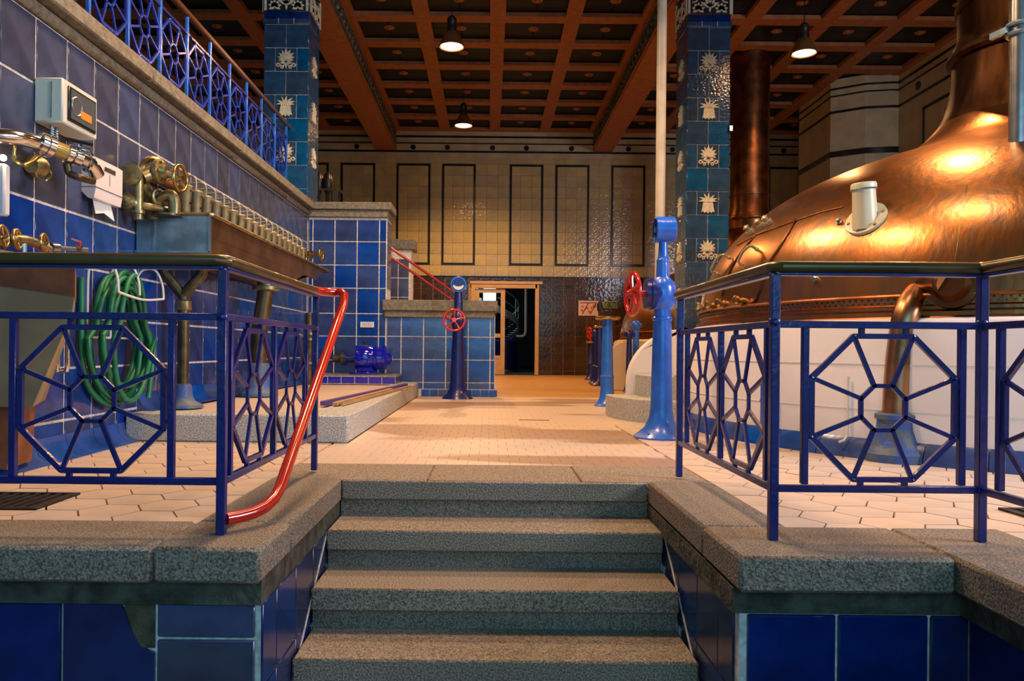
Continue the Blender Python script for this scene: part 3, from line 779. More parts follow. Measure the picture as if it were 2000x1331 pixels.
def panel_frame(parent, x0, x1, z0, z1, y, wd=0.055):
    b = MB()
    b.box(((x0 + x1) / 2, y, z1), (x1 - x0 + wd, 0.012, wd)).box(((x0 + x1) / 2, y, z0), (x1 - x0 + wd, 0.012, wd))
    b.box((x0, y, (z0 + z1) / 2), (wd, 0.012, z1 - z0 - wd)).box((x1, y, (z0 + z1) / 2), (wd, 0.012, z1 - z0 - wd))
    b.build('panel_border', M['dark_tile'], parent)
for a, b_ in ((560, 640), (666, 731), (775, 839), (864, 927), (996, 1059), (1085, 1149), (1194, 1258), (1326, 1392), (1400, 1465), (1500, 1560)):
    q0, q1 = P(a, 516, YF), P(b_, 322, YF)
    panel_frame(wback, q0.x, q1.x, P(960, 516, YF).z, P(960, 323, YF).z, YF - 0.017)
# cornice lines and discs
for py_, h in ((268, 0.05), (281, 0.03), (297, 0.05)):
    MB().box((1.8, YF - 0.015, P(960, py_, YF).z), (12.8, 0.02, h)).build('cornice_line', M['dark_tile'], wback)
zd = P(960, 289, YF).z
MB().box((1.8, YF - 0.006, (5.56 + 6.3) / 2), (12.8, 0.012, 0.74)).build('cornice_band', M['cream_wall'], wback)
for px_ in (697, 807, 874, 962, 1028, 1116, 1227, 1313, 1530):
    MB().lathe([(0.065, 0), (0.065, 0.02)], 16, (P(px_, 289, YF).x, YF - 0.012, zd), (0, -1, 0)).build('disc', M['dark_tile'], wback)
# notices
n1 = thing('wall_notice', 'pinkish framed notice with dark diagonal marks on the brown tiled wall', 'notice', P(1149, 602, YF - 0.03))
q0, q1 = P(1130, 617, YF), P(1169, 588, YF); hw, hh = (q1.x - q0.x) / 2, (q1.z - q0.z) / 2
MB().box((0, 0, 0), (2 * hw, 0.015, 2 * hh), ch=0.003).build('sheet', mat('notice_paper', (0.72, 0.52, 0.40), 0.5), n1)
b = MB(); b.box((0, -0.010, hh * 0.72), (hw * 1.7, 0.004, 0.02))
for u in (-0.35, 0.45): b.bar((hw * u - 0.07, -0.010, -hh * 0.8), (hw * u + 0.09, -0.010, hh * 0.7), 0.004, 0.02)
b.build('print', M['print_dark'], n1)
b = MB()
for u, v, r_ in ((-0.6, 0.2, .03), (-0.65, -0.3, .035), (-0.15, 0.0, .04), (0.1, -0.45, .035), (0.3, 0.05, .03), (0.6, 0.3, .05)): b.lathe([(r_, 0), (r_, 0.003)], 10, (hw * u, -0.009, hh * v), (0, -1, 0))
b.build('print_spot', M['print_red'], n1)
n2 = thing('exit_sign', 'small green and gold emergency exit sign with running figure', 'sign', P(1192, 595, YF - 0.03))
MB().box((0, 0, 0), (0.35, 0.012, 0.18), ch=0.003).build('plate', M['sign_gold'], n2)
MB().box((0, -0.008, 0), (0.32, 0.005, 0.15)).build('field', M['sign_green'], n2)
b = MB(); b.ball(0.014, (-0.09, -0.012, 0.045), 5)
for a, c in (((-0.095, 0.03), (-0.105, -0.01)), ((-0.105, -0.01), (-0.075, -0.05)), ((-0.105, -0.01), (-0.14, -0.045)), ((-0.095, 0.025), (-0.06, 0.01)), ((-0.1, 0.025), (-0.135, 0.01)),
             ((0.02, 0.02), (0.09, 0.02)), ((0.09, 0.02), (0.13, -0.02)), ((0.02, 0.045), (0.02, -0.01)), ((0.02, -0.01), (0.07, -0.045)), ((0.07, -0.045), (0.12, -0.045))):
    b.bar((a[0], -0.012, a[1]), (c[0], -0.012, c[1]), 0.012, 0.004, up=(0, 1, 0))
b.build('pictogram', M['sign_gold'], n2)

# ------------------------------------------------------------------ doorway and the room beyond
dr = struct('door_1', None, None)
dr.location = (0, YF, 0)
b = MB(); b.box((door_x0 - 0.02, 0, 1.16), (0.10, 0.16, 2.32)).box((door_x1 - 0.03, 0, 1.16), (0.09, 0.16, 2.32)).box(((door_x0 + door_x1) / 2, 0, 2.27), (door_x1 - door_x0 - 0.06, 0.16, 0.10)).box(((door_x0 + door_x1) / 2, 0, 2.36), (1.86, 0.20, 0.07))
b.build('door_frame', M['door_paint'], dr)
lf = MB(); lx0, lx1 = door_x0 + 0.03, 0.40
for x in (lx0 + 0.05, lx1 - 0.055): lf.box((x, 0.0, 1.10), (0.11, 0.05, 2.20))
for z, h in ((2.15, 0.10), (1.00, 0.10), (0.45, 0.08), (0.06, 0.12)): lf.box(((lx0 + lx1) / 2, 0.0, z), (lx1 - lx0 - 0.21, 0.05, h))
lf.box(((lx0 + lx1) / 2, 0.0, 0.26), (lx1 - lx0 - 0.21, 0.03, 0.30))
leaf = lf.build('door_leaf', M['door_paint'], dr)
gm = mat('door_glass', (0.9, 0.95, 0.95), 0.0); gm.node_tree.nodes['Principled BSDF'].inputs['Transmission Weight'].default_value = 1.0; gm.node_tree.nodes['Principled BSDF'].inputs['IOR'].default_value = 1.02
MB().box(((lx0 + lx1) / 2, 0.01, 1.575), (0.52, 0.008, 1.05)).build('pane', gm, leaf)
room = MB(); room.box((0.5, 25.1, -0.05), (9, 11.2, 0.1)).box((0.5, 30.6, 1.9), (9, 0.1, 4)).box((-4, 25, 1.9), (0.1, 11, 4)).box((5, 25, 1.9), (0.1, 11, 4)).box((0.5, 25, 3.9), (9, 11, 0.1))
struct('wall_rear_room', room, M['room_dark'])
wn = struct('window_1', None, None); wn.location = (-0.02, 21.2, 0)
o = MB().box((0.02, 0.5, 2.05), (0.36, 0.02, 0.70)).build('pane', M['pane_bright'], wn)
MB().box((0.02, 0.53, 2.05), (0.46, 0.03, 0.80)).build('window_frame', M['black'], wn)
ss = thing('spiral_stair', 'pale spiral staircase with tube railing seen through the open door', 'stairs', (-0.08, 23.6, 0))
hel = []
n = 26
for i in range(n + 1):
    a = R(-165 + 8.6 * i); z = 2.55 - 0.062 * i; hel.append((1.0 * math.cos(a), 1.0 * math.sin(a), z))
b = MB()
for i in range(n):
    p0, p1 = Vector(hel[i]), Vector(hel[i + 1]); b.bar(p0, p1 + (p1 - p0) * 0.1, 0.03, 0.20, up=(0, 0, 1))
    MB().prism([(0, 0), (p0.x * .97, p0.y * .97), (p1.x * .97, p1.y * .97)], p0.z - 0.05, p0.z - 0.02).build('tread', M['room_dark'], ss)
b.build('stringer', M['white_wire'], ss)
for dz in (0.34, 0.66): MB().tube([(x, y, z + dz) for x, y, z in hel], 0.016, 6).build('rail', M['white_wire'], ss)
for i in range(0, n + 1, 4): MB().tube([hel[i], (hel[i][0], hel[i][1], hel[i][2] + 0.66)], 0.010, 6).build('rail_post', M['white_wire'], ss)
MB().tube([(0, 0, 0), (0, 0, 3.4)], 0.06, 10).build('centre_column', M['black'], ss)
tk = thing('tank', 'blue cylindrical tank standing in the room beyond the door', 'tank', (0.42, 22.0, 0))
MB().lathe([(0.42, 0.06), (0.42, 0.90), (0.38, 0.93), (0.0001, 0.95)], 32).build('shell', M['blue_paint'], tk)
MB().lathe([(0.46, 0.0), (0.46, 0.07)], 32).build('base_ring', M['steel'], tk)
wpi = thing('steel_pipe', 'thin white upright pipe seen through the open door', 'pipe', (1.02, 21.0, 0.0))
MB().tube([(0, 0, 3.0), (0, 0, 1.15), (-0.03, 0, 1.05), (-0.10, 0, 1.02), (-0.26, 0, 1.02)], 0.035, 10).build('pipe', M['white_wire'], wpi)
area('rear_room_daylight', (-1.2, 22.0, 3.2), (0.6, 23.5, 1), 1.2, 45, (0.6, 0.85, 1.0))

# ------------------------------------------------------------------ right wall with pier
wr2 = struct('wall_right', MB().box((XR + 0.15, 8.0, 3.1), (0.3, 23.0, 6.5)), M['cream_wall'])
for yc in (3.6, 7.2, 11.6, 13.6):
    b = MB(); z0, z1 = 2.6, 5.3; w_ = 0.62
    for z in (z0, z1): b.box((XR - 0.006, yc, z), (0.012, 2 * w_ + 0.06, 0.06))
    for y in (yc - w_, yc + w_): b.box((XR - 0.006, y, (z0 + z1) / 2), (0.012, 0.06, z1 - z0 - 0.06))
    b.build('panel_border', M['dark_tile'], wr2)
for z, h in ((6.10, 0.05), (5.95, 0.03), (5.62, 0.05)): MB().box((XR - 0.008, 8.0, z), (0.016, 22.5, h)).build('cornice_line', M['dark_tile'], wr2)
for y in (5.5, 8.5, 10.7, 12.6, 14.4): MB().lathe([(0.08, 0), (0.08, 0.02)], 16, (XR - 0.004, y, 5.79), (-1, 0, 0)).build('disc', M['dark_tile'], wr2)
pa, pb, pc = [(P(px_, 200, y_).x, y_) for px_, y_ in ((1594, 16.3), (1622, 15.57), (1690, 15.2))]
pier = [(8.2, 15.1), (8.05, 15.1), pc, pb, pa, (pa[0], 17.2), (8.2, 17.2)]
pmb = MB().prism(pier, 0, 6.3); pmb.sharp = 15
pr = struct('wall_pier', pmb, M['cream_wall'])
def pier_band(z, h, off=0.012):
    MB().prism([(8.2, 15.1 - off), (8.05, 15.1 - off), (pc[0] - off * .3, pc[1] - off), (pb[0] - off * .8, pb[1] - off * .8), (pa[0] - off, pa[1]), (pa[0] - off, 17.2), (8.2, 17.2)], z - h / 2, z + h / 2).build('band', M['dark_tile'], pr)
for z, h in ((6.10, 0.04), (5.95, 0.03), (5.62, 0.05), (4.75, 0.12)): pier_band(z, h)

# ------------------------------------------------------------------ ceiling: ribs, coffers, rosettes, big beams
ceil = struct('ceiling', MB().box((0.6, 8.6, ZC + 0.10), (15.4, 22.4, 0.12)), M['coffer'])
ribs_x = []          # boundaries
bays = [(-2.45, 2.64, 4), (3.12, 8.2, 4), (-8.05, -2.95, 4)]
PX_ = 1.237
yr = [YB - 0.05 - 1.09 * i for i in range(19)]       # rib centre lines across
coff = []
for x0, x1, n in bays:
    wdt = (x1 - x0) / n
    for i in range(n + 1):
        xc = x0 + wdt * i; rw = 0.26
        xa, xb = max(xc - rw / 2, x0 - 0.02), min(xc + rw / 2, x1 + 0.02)
        MB().box(((xa + xb) / 2, 8.9, (ZC + ZCB) / 2 + 0.01), (xb - xa, 20.9, ZC - ZCB + 0.02)).build('long_rib', M['terracotta'], ceil)
    for j, y in enumerate(yr):
        for i in range(n):
            xa, xb = x0 + wdt * i + 0.13, x0 + wdt * (i + 1) - 0.13
            if in_view(((xa + xb) / 2, y, ZCB), 250):
                MB().box(((xa + xb) / 2, y, (ZC + ZCB) / 2 + 0.005), (xb - xa, 0.26, ZC - ZCB + 0.01)).build('cross_rib', M['terracotta'], ceil)
            if j < len(yr) - 1: coff.append(((xa + xb) / 2, y - 0.545, xb - xa, 0.83))
sp = []
for x, y, dx, dy in coff:
    if not in_view((x, y, ZC), 150): continue
    for a in (-1, 1):
        for b_ in (-1, 1):
            sp.append(((x + a * dx / 4, y + b_ * dy / 4, ZC + 0.026), (dx / 2 - 0.006, dy / 2 - 0.006, 0.012), M['coffer']))
tiles(ceil, 'coffer_tile', sp, 290)
ros = MB().lathe([(0.0001, -0.035), (0.03, -0.033), (0.05, -0.02), (0.055, -0.008), (0.085, -0.010), (0.095, 0)], 14).mesh('rosette'); ros.materials.append(M['terracotta'])
for x, y, dx, dy in coff:
    if in_view((x, y, ZC), 60): place('rosette', ros, ceil, (x, y, ZC + 0.019))
# two big beams carried by the pillars
for x0, x1, lab, inner in ((-2.95, -2.44, 'left', 1), (2.63, 3.12, 'right', -1)):
    bm_ = struct('ceiling_beam_' + lab, MB().box(((x0 + x1) / 2, 9.6, 6.02), (x1 - x0, 19.4, 0.54)), M['terracotta'])
    xs = x1 if inner > 0 else x0
    MB().box((xs + inner * 0.006, 9.6, 6.00), (0.014, 19.2, 0.36)).build('frieze', M['frieze'], bm_)
    b = MB()
    for k in range(40):
        y = YB - 0.25 - 0.26 * k
        b.ring(0.085, 0.014, (xs + inner * 0.016, y, 6.0), 'X', 10, 5)
        b.ball(0.035, (xs + inner * 0.016, y, 6.0), 4)
    o = b.build('frieze_relief', M['frieze'], bm_); o['kind'] = 'stuff'
    for z in (5.80, 6.20): MB().box((xs + inner * 0.012, 9.6, z), (0.03, 19.2, 0.03)).build('moulding', M['terracotta'], bm_)
    # curved brackets at the pillar
    cx = (x0 + x1) / 2
    pf = [(0, 0)] + [(0.75 * math.sin(R(9 * i)) , -0.45 * math.cos(R(9 * i))) for i in range(11)]
    MB().prism([(y, z) for y, z in pf], cx - 0.2, cx + 0.2, Matrix(((0, 0, 1, 0), (1, 0, 0, PY + 0.5), (0, 1, 0, 5.76), (0, 0, 0, 1)))).build('bracket', M['terracotta'], bm_)

# far left wall of gallery side, walls closing the hall
struct('wall_gallery', MB().box((-8.2, 8.5, 3.1), (0.3, 22.5, 6.6)), M['cream_wall'])
wf = MB()
wf.box((0, -5.2, -0.3), (17, 0.3, 1.6)).box((0, -5.2, 5.4), (17, 0.3, 2.3))
for x in (-7.2, -2.6, 3.6, 7.6): wf.box((x, -5.2, 2.4), (1.6, 0.3, 3.8))
struct('wall_front', wf, M['cream_wall'])

# ------------------------------------------------------------------ pendant lamps
def pendant(loc, label, tilt=0.0, cord=0.9):
    t = thing('pendant_lamp', label, 'lamp', loc, 0, 'pendant lamps of the coffered ceiling')
    MB().lathe([(0.20, 0), (0.205, 0.01), (0.185, 0.05), (0.15, 0.13), (0.115, 0.19), (0.085, 0.235), (0.06, 0.26), (0.055, 0.27), (0.05, 0.255), (0.075, 0.225), (0.105, 0.185), (0.14, 0.125), (0.175, 0.05), (0.19, 0.0)], 28, cap=False).build('shade', M['lamp_shade'], t)
    MB().lathe([(0.0001, -0.004), (0.10, 0.0), (0.172, 0.014), (0.172, 0.02), (0.0001, 0.02)], 28, cap=False).build('diffuser', M['bulb'], t)
    MB().lathe([(0.075, 0.25), (0.08, 0.30), (0.07, 0.36), (0.075, 0.37), (0.075, 0.45), (0.05, 0.48), (0.02, 0.50)], 16).build('lamp_holder', M['black'], t)
    MB().tube([(0, 0, 0.48), (0, 0, cord)], 0.008, 6).build('cord', M['black'], t)
    MB().lathe([(0.11, cord - 0.06), (0.11, cord)], 16).build('ceiling_rose', M['black'], t)
    return t
for q, lab in ((P(882, 92, 11.8), 'nearer pendant lamp with bell shade in the central ceiling bay'), (P(905, 246, 16.1), 'farther pendant lamp with bell shade, close before the back wall'), (P(1570, 105, 12.0), 'pendant lamp with bell shade glowing above the copper kettle')):
    pendant(q, lab, cord=6.37 - q.z)
    print('pendant', q)

# ------------------------------------------------------------------ copper kettle (near)
DOME = [(2.66, 0.86), (2.68, 0.875), (2.68, 0.90), (2.64, 0.915), (2.64, 0.935), (2.655, 0.945), (2.655, 0.99), (2.64, 1.0), (2.635, 1.05), (2.60, 1.23), (2.53, 1.42), (2.41, 1.60), (2.24, 1.77), (2.05, 1.92), (1.85, 2.035), (1.62, 2.14), (1.38, 2.23), (1.14, 2.305), (0.95, 2.37), (0.80, 2.45), (0.70, 2.55), (0.65, 2.63)]
NECK = [(0.66, 2.60), (0.65, 2.63), (0.61, 2.71), (0.57, 2.85), (0.548, 3.0), (0.545, 3.16), (0.575, 3.17), (0.59, 3.20), (0.575, 3.24), (0.545, 3.25), (0.54, 3.30), (0.505, 3.38), (0.505, 3.62), (0.525, 3.625), (0.525, 3.66), (0.505, 3.665), (0.50, 6.36)]
def interp(prof, z):
    for (r0, z0), (r1, z1) in zip(prof, prof[1:]):
        if z0 <= z <= z1 and z1 > z0: return r0 + (r1 - r0) * (z - z0) / (z1 - z0)
    return prof[0][0] if z < prof[0][1] else 0
def dense(prof, step=0.05):
    out = [prof[0]]
    for (r0, z0), (r1, z1) in zip(prof, prof[1:]):
        n = max(1, int(math.hypot(r1 - r0, z1 - z0) / step))
        out += [(r0 + (r1 - r0) * i / n, z0 + (z1 - z0) * i / n) for i in range(1, n + 1)]
    return out
def smoothp(prof, k=2):
    for _ in range(k):
        prof = [prof[0]] + [((a[0] + 2 * b[0] + c[0]) / 4, (a[1] + 2 * b[1] + c[1]) / 4) for a, b, c in zip(prof, prof[1:], prof[2:])] + [prof[-1]]
    return prof
RIM, CURVE = DOME[:8], smoothp(dense(DOME[7:]), 6)
DPROF = RIM + CURVE[1:]
def kettle(cx, cy, label, base_mat, wall_r, cs_=1.0, neck_mat='copper_neck'):
    k = thing('brewing_kettle', label, 'kettle', (cx, cy, 0))
    bs = MB().lathe([(wall_r, 0.0), (wall_r, 0.80), (wall_r - 0.03, 0.845), (wall_r - 0.09, 0.862), (2.2, 0.862)], 96, cap=False).build('masonry_base', base_mat, k)
    for z in (0.30, 0.58): MB().ring(wall_r + 0.0005, 0.004, (0, 0, z), 'Z', 96, 5).build('joint', M['white_wire'], bs)
    for i in range(56):
        a0, a1 = 2 * PI * i / 56 + 0.001, 2 * PI * (i + 1) / 56 - 0.001
        MB().lathe([(wall_r + 0.002, 0), (wall_r + 0.075, 0.0), (wall_r + 0.065, 0.04), (wall_r + 0.02, 0.10), (wall_r + 0.002, 0.12)], 3, a0=a0, a1=a1, cap=False).build('plinth_tile', M['sky_tile'], bs)
    dm = MB().lathe(DPROF, 128, cap=False).build('dome', M['copper'], k)
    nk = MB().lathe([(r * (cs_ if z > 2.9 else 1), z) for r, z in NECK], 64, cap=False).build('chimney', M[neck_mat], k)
    for z0 in (0.885, 0.925):
        pass
    MB().ring(2.665, 0.012, (0, 0, 1.0), 'Z', 128, 6).build('rim_moulding', M['copper_dark'], k)
    MB().ring(2.68, 0.012, (0, 0, 0.862), 'Z', 128, 6).build('lower_moulding', M['copper_dark'], k)
    return k, dm, nk
kt, dome, neck = kettle(KX, KY, 'huge near copper brewing kettle with domed lid behind the right railing', M['plaster'], KR)
# rivets
rv = MB()
for row, z in enumerate((0.957, 0.980)):
    for i in range(150):
        a = R(160) + R(130) * (i + 0.5 * row) / 150
        rv.lathe([(0.009, 0), (0.0075, 0.005), (0.0001, 0.008)], 6, (2.655 * math.cos(a), 2.655 * math.sin(a), z), (math.cos(a), math.sin(a), 0.0001), cap=False)
o = rv.build('rivets', M['bronze'], kt); o['kind'] = 'stuff'
def hit(px, py, cx=KX, cy=KY, prof=None, off=0.0):
    """first meeting of a line of sight with the dome, and the outward normal there"""
    prof = prof or DPROF; q = P(px, py, 1.0); d = (q - Vector((0, 0, EYE))).normalized(); o_ = Vector((0, 0, EYE)); t = 2.0
    while t < 12:
        p = o_ + d * t
        if p.z > 0.86 and math.hypot(p.x - cx, p.y - cy) < interp(prof, p.z): break
        t += 0.004
    else: return None
    rho = Vector((p.x - cx, p.y - cy, 0)).normalized(); dr_ = (interp(prof, p.z + 0.03) - interp(prof, p.z - 0.03)) / 0.06
    n = (rho - Vector((0, 0, dr_))).normalized()
    return p + n * off - Vector((cx, cy, 0)), n
for tp in ((1880, 315), (1665, 345), (1500, 505)):
    h_ = hit(*tp)
    if h_:
        wp_ = h_[0] + Vector((KX, KY, 0)); d = (wp_ - Vector((0, 0, EYE))).normalized(); rf = d - 2 * d.dot(h_[1]) * h_[1]
        print('REFL', tp, wp_, rf, 'at z5.3', wp_ + rf * ((5.3 - wp_.z) / rf.z) if rf.z > 0 else None)
def seam(pts, name, m, r=0.006, off=0.004, parent=kt):
    out = []
    for (a, b) in zip(pts, pts[1:]):
        for i in range(6):
            h_ = hit(a[0] + (b[0] - a[0]) * i / 6, a[1] + (b[1] - a[1]) * i / 6, off=off)
            if h_: out.append(h_[0])
    if len(out) > 2: return MB().tube(out, r, 6).build(name, m, parent)
seam([(1555, 430), (1545, 448), (1525, 480), (1505, 510), (1492, 540), (1485, 565), (1478, 585), (1462, 597)], 'hatch_edge', M['copper_dark'], 0.010)
seam([(1478, 458), (1450, 490), (1430, 520), (1418, 550), (1408, 585)], 'hatch_edge', M['copper_dark'], 0.008)
seam([(1440, 480), (1480, 458), (1520, 444), (1560, 430), (1605, 415), (1655, 403)], 'dome_seam', M['copper_dark'], 0.006)
seam([(1888, 362), (1884, 395), (1876, 430), (1870, 470), (1862, 520)], 'plate_seam', M['brass'], 0.0035, 0.001)
for a, c in (((1478, 487), (1455, 520)), ((1424, 503), (1402, 535))):
    h0, h1 = hit(*a), hit(*c)
    if h0 and h1:
        (p0, n0), (p1, n1_) = h0, h1
        mid = (p0 + p1) / 2
        MB().tube([p0, p0 + n0 * 0.05, p0.lerp(p1, 0.12) + n0 * 0.075, mid + n0 * 0.085, p0.lerp(p1, 0.88) + n1_ * 0.075, p1 + n1_ * 0.05, p1], 0.011, 8).ball(0.018, p0, 5).ball(0.018, p1, 5).build('handle', M['cup_metal'], kt)
for px_, py_ in ((1378, 600), (1396, 598), (1417, 594), (1452, 589)):
    h_ = hit(px_, py_)
    if h_:
        p_, n_ = h_
        MB().lathe([(0.028, 0), (0.028, 0.02), (0.018, 0.025), (0.018, 0.05), (0.034, 0.055), (0.034, 0.08), (0.01, 0.09)], 10, p_, tuple(n_)).build('wing_nut', M['brass'], kt)
for px_, py_ in ((1468, 455), (1489, 443), (1503, 437)):
    h_ = hit(px_, py_)
    if h_:
        p_, n_ = h_
        MB().lathe([(0.035, 0), (0.035, 0.03), (0.02, 0.035), (0.022, 0.06), (0.03, 0.07), (0.01, 0.085)], 8, p_, tuple(n_)).build('hinge_bolt', M['cup_metal'], kt)
for px_, py_ in ((1640, 435), (1592, 545)):
    h_ = hit(px_, py_)
    if h_: MB().lathe([(0.022, 0), (0.022, 0.012), (0.012, 0.016), (0.012, 0.035)], 8, h_[0], tuple(h_[1])).build('bolt', M['steel'], kt)
# sight port
p_, n_ = hit(1692, 428)
sp_ = MB().lathe([(0.135, -0.01), (0.135, 0.014), (0.11, 0.018), (0.0001, 0.018)], 24, p_, tuple(n_), cap=False).build('port_flange', M['cream_paint'], kt)
for k in range(6):
    t1 = n_.cross(Vector((0, 0, 1))).normalized(); t2 = n_.cross(t1)
    a = R(60 * k + 20); MB().lathe([(0.011, 0), (0.011, 0.012)], 6, p_ + n_ * 0.014 + (t1 * math.cos(a) + t2 * math.sin(a)) * 0.112, tuple(n_)).build('bolt', M['old_brass'], sp_)
axv = (Vector((0, 0, 1)) * 0.95 + n_ * 0.12).normalized()
MB().lathe([(0.083, -0.06), (0.077, 0.04), (0.072, 0.16), (0.072, 0.205), (0.080, 0.206), (0.080, 0.235), (0.074, 0.245), (0.0001, 0.25)], 24, p_ + n_ * 0.02 - Vector((0, 0, 0.02)), tuple(axv), cap=False).build('sight_port', M['cream_paint'], kt)
MB().ring(0.079, 0.005, p_ + n_ * 0.02 - Vector((0, 0, 0.02)) + axv * 0.205, tuple(axv), 20, 6).build('band', M['zinc'], kt)
# outlet flange and elbow pipe down to its foot
p_, n_ = hit(1862, 560)
fl_ = MB().lathe([(0.135, -0.02), (0.135, 0.03), (0.10, 0.035), (0.085, 0.10), (0.085, 0.13)], 28, p_, tuple(n_)).build('outlet_flange', M['copper_dark'], kt)
foot = place_on(1748, 900, 0); foot.z = 0
fo = foot - Vector((KX, KY, 0))
q0 = p_ + n_ * 0.10; q1 = P(1800, 565, foot.y + 0.10) - Vector((KX, KY, 0)); q2 = P(1772, 610, foot.y) - Vector((KX, KY, 0)); q3 = P(1758, 690, foot.y) - Vector((KX, KY, 0)); q4 = P(1750, 800, foot.y) - Vector((KX, KY, 0))
def smooth_path(pts, n=6):
    out = []
    ps = [pts[0]] + pts + [pts[-1]]
    for i in range(1, len(ps) - 2):
        for j in range(n):
            t = j / n; a, b, c, d = [Vector(v) for v in ps[i - 1:i + 3]]
            out.append(0.5 * ((2 * b) + (c - a) * t + (2 * a - 5 * b + 4 * c - d) * t * t + (3 * b - a - 3 * c + d) * t ** 3))
    out.append(Vector(pts[-1])); return out
MB().tube(smooth_path([q0, (q0 + q1) / 2 + Vector((0, -0.02, 0.03)), q1, q2, q3, q4, Vector((fo.x, fo.y, 0.2))]), 0.077, 24).build('outlet_pipe', M['copper_pipe'], kt)
ft = thing('pipe_foot', 'weathered blue cast foot under the bent copper pipe of the kettle', 'pipe foot', (foot.x, foot.y, 0))
MB().lathe([(0.178, 0), (0.178, 0.05), (0.16, 0.07), (0.13, 0.11), (0.105, 0.19), (0.10, 0.25), (0.115, 0.255), (0.115, 0.28), (0.085, 0.29)], 32).build('base', M['foot_blue'], ft)
# steel pipe beside the chimney
sv = thing('steam_pipe', 'grey upright pipe clamped before the chimney of the near kettle', 'pipe', (KX, KY, 0))
hp_ = hit(1990, 272); pp = hp_[0] + Vector((KX, KY, 0)); pp.z -= 0.06; print('steam', pp)
MB().tube([(pp.x - KX, pp.y - KY, pp.z), (pp.x - KX, pp.y - KY, 6.29)], 0.060, 20).build('pipe', M['steel'], sv)
cl = P(1994, 58, pp.y); cl.x = pp.x
MB().ring(0.072, 0.014, (cl.x - KX, cl.y - KY, cl.z + .03), 'Z', 20, 6).ring(0.072, 0.014, (cl.x - KX, cl.y - KY, cl.z - 0.03), 'Z', 20, 6).build('clamp', M['zinc'], sv)
MB().bar((cl.x - KX - 0.08, cl.y - KY, cl.z), (cl.x - KX - 0.11, cl.y - KY + 0.12, cl.z), 0.03, 0.04).build('clamp_arm', M['zinc'], sv)
# thin white drain pipe on the masonry
def on_base(px, z, out=0.02):
    q = P(px, 700, 1.0); d = Vector((q.x, 1.0)).normalized(); b_ = d.x * KX + d.y * KY; c_ = KX ** 2 + KY ** 2 - (KR + out) ** 2
    t = b_ - math.sqrt(max(b_ * b_ - c_, 0)); return Vector((d.x * t, d.y * t, z))
wpipe = MB().tube([on_base(1657, 0.50), on_base(1657, 0.2), on_base(1656, 0.13, 0.03), on_base(1650, 0.10, 0.06), on_base(1640, 0.09, 0.09)], 0.008, 8).build('drain_pipe', M['white_wire'])
tag(wpipe, 'thin white pipe bending off the white masonry base', 'pipe')
sb = thing('blue_stub_post', 'small blue post with brass cap against the white masonry', 'post', tuple(on_base(1492, 0, 0.10)))
MB().lathe([(0.05, 0), (0.045, 0.03), (0.022, 0.08), (0.022, 0.30), (0.028, 0.31), (0.022, 0.33), (0.022, 0.44)], 16).build('shaft', M['light_blue'], sb)
MB().lathe([(0.03, 0.44), (0.035, 0.455), (0.02, 0.47)], 16).build('cap', M['brass'], sb)

# far kettle
K2X, K2Y = 4.90, 14.2
k2, d2, nk2 = kettle(K2X, K2Y, 'farther copper brewing kettle, its dark chimney beside the right pillar', M['plaster_warm_lit'], 2.79, 0.78, 'copper_dark')
k2.scale = (0.9, 0.9, 0.985)
for a in (186, 189.5, 193, 199):
    p_ = Vector((2.64 * math.cos(R(a)), 2.64 * math.sin(R(a)), 1.02))
    MB().lathe([(0.03, 0), (0.03, 0.05), (0.045, 0.055), (0.045, 0.09)], 8, p_, (p_.x, p_.y, 0.5)).build('wing_nut', M['brass'], k2)

# ------------------------------------------------------------------ rounded granite steps and curved cheek wall
cs = thing('round_steps', 'pair of curved granite steps at the foot of the right pillar', 'steps', (2.35, 7.4, 0))
def step_poly(r):
    out = []
    for i in range(41):
        a = R(168 + 4 * i); x, y = 2.35 + r * math.cos(a), min(7.4 + r * math.sin(a), 7.60)
        d = Vector((x - KX, y - KY)); 
        if d.length < KR + 0.09: d = d.normalized() * (KR + 0.09); x, y = KX + d.x, KY + d.y
        out.append((x - 2.35, y - 7.4))
    e = Vector((2.30 - KX, 7.60 - KY)); x = KX - math.sqrt((KR + 0.09) ** 2 - (7.60 - KY) ** 2)
    out.append((x - 2.35, 0.20)); out.append((out[0][0], 0.20))
    return out
MB().prism(step_poly(1.18), 0, 0.205).build('step', M['granite'], cs)
MB().prism(step_poly(0.88), 0.206, 0.41).build('step', M['granite'], cs)
q = P(1225, 745, 7.7)
pf = [(q.x, 0.0), (q.x, 0.32)]
cxw, czw, rw = q.x + 0.62, 0.32, 0.62
pf += [(cxw - rw * math.cos(R(6 * i)), czw + (rw - 0.06) * math.sin(R(6 * i))) for i in range(1, 16)]
pf += [(1.98, czw + rw - 0.05), (1.98, 0)]
cw = struct('wall_cheek', MB().prism(pf, 7.62, 7.80, Matrix(((1, 0, 0, 0), (0, 0, 1, 0), (0, 1, 0, 0), (0, 0, 0, 1)))), M['plaster'])
q = P(1197, 700, 12.4)
pf = [(q.x, 0.0), (q.x, 0.66)] + [(q.x + 0.40 - 0.40 * math.cos(R(6 * i)), 0.66 + 0.15 * math.sin(R(6 * i))) for i in range(1, 16)] + [(2.95, 0.81), (2.95, 0)]
cw2 = struct('wall_cheek_far', MB().prism(pf, 12.4, 12.55, Matrix(((1, 0, 0, 0), (0, 0, 1, 0), (0, 1, 0, 0), (0, 0, 0, 1)))), M['plaster_warm_lit'])
wl_ = thing('wall_lamp', 'tiny glowing lamp on the right edge of the right tiled pillar', 'lamp', P(1427, 251, PY - 0.03))
MB().box((0, 0, 0), (0.045, 0.04, 0.075), ch=0.006).build('lamp_body', M['black'], wl_)
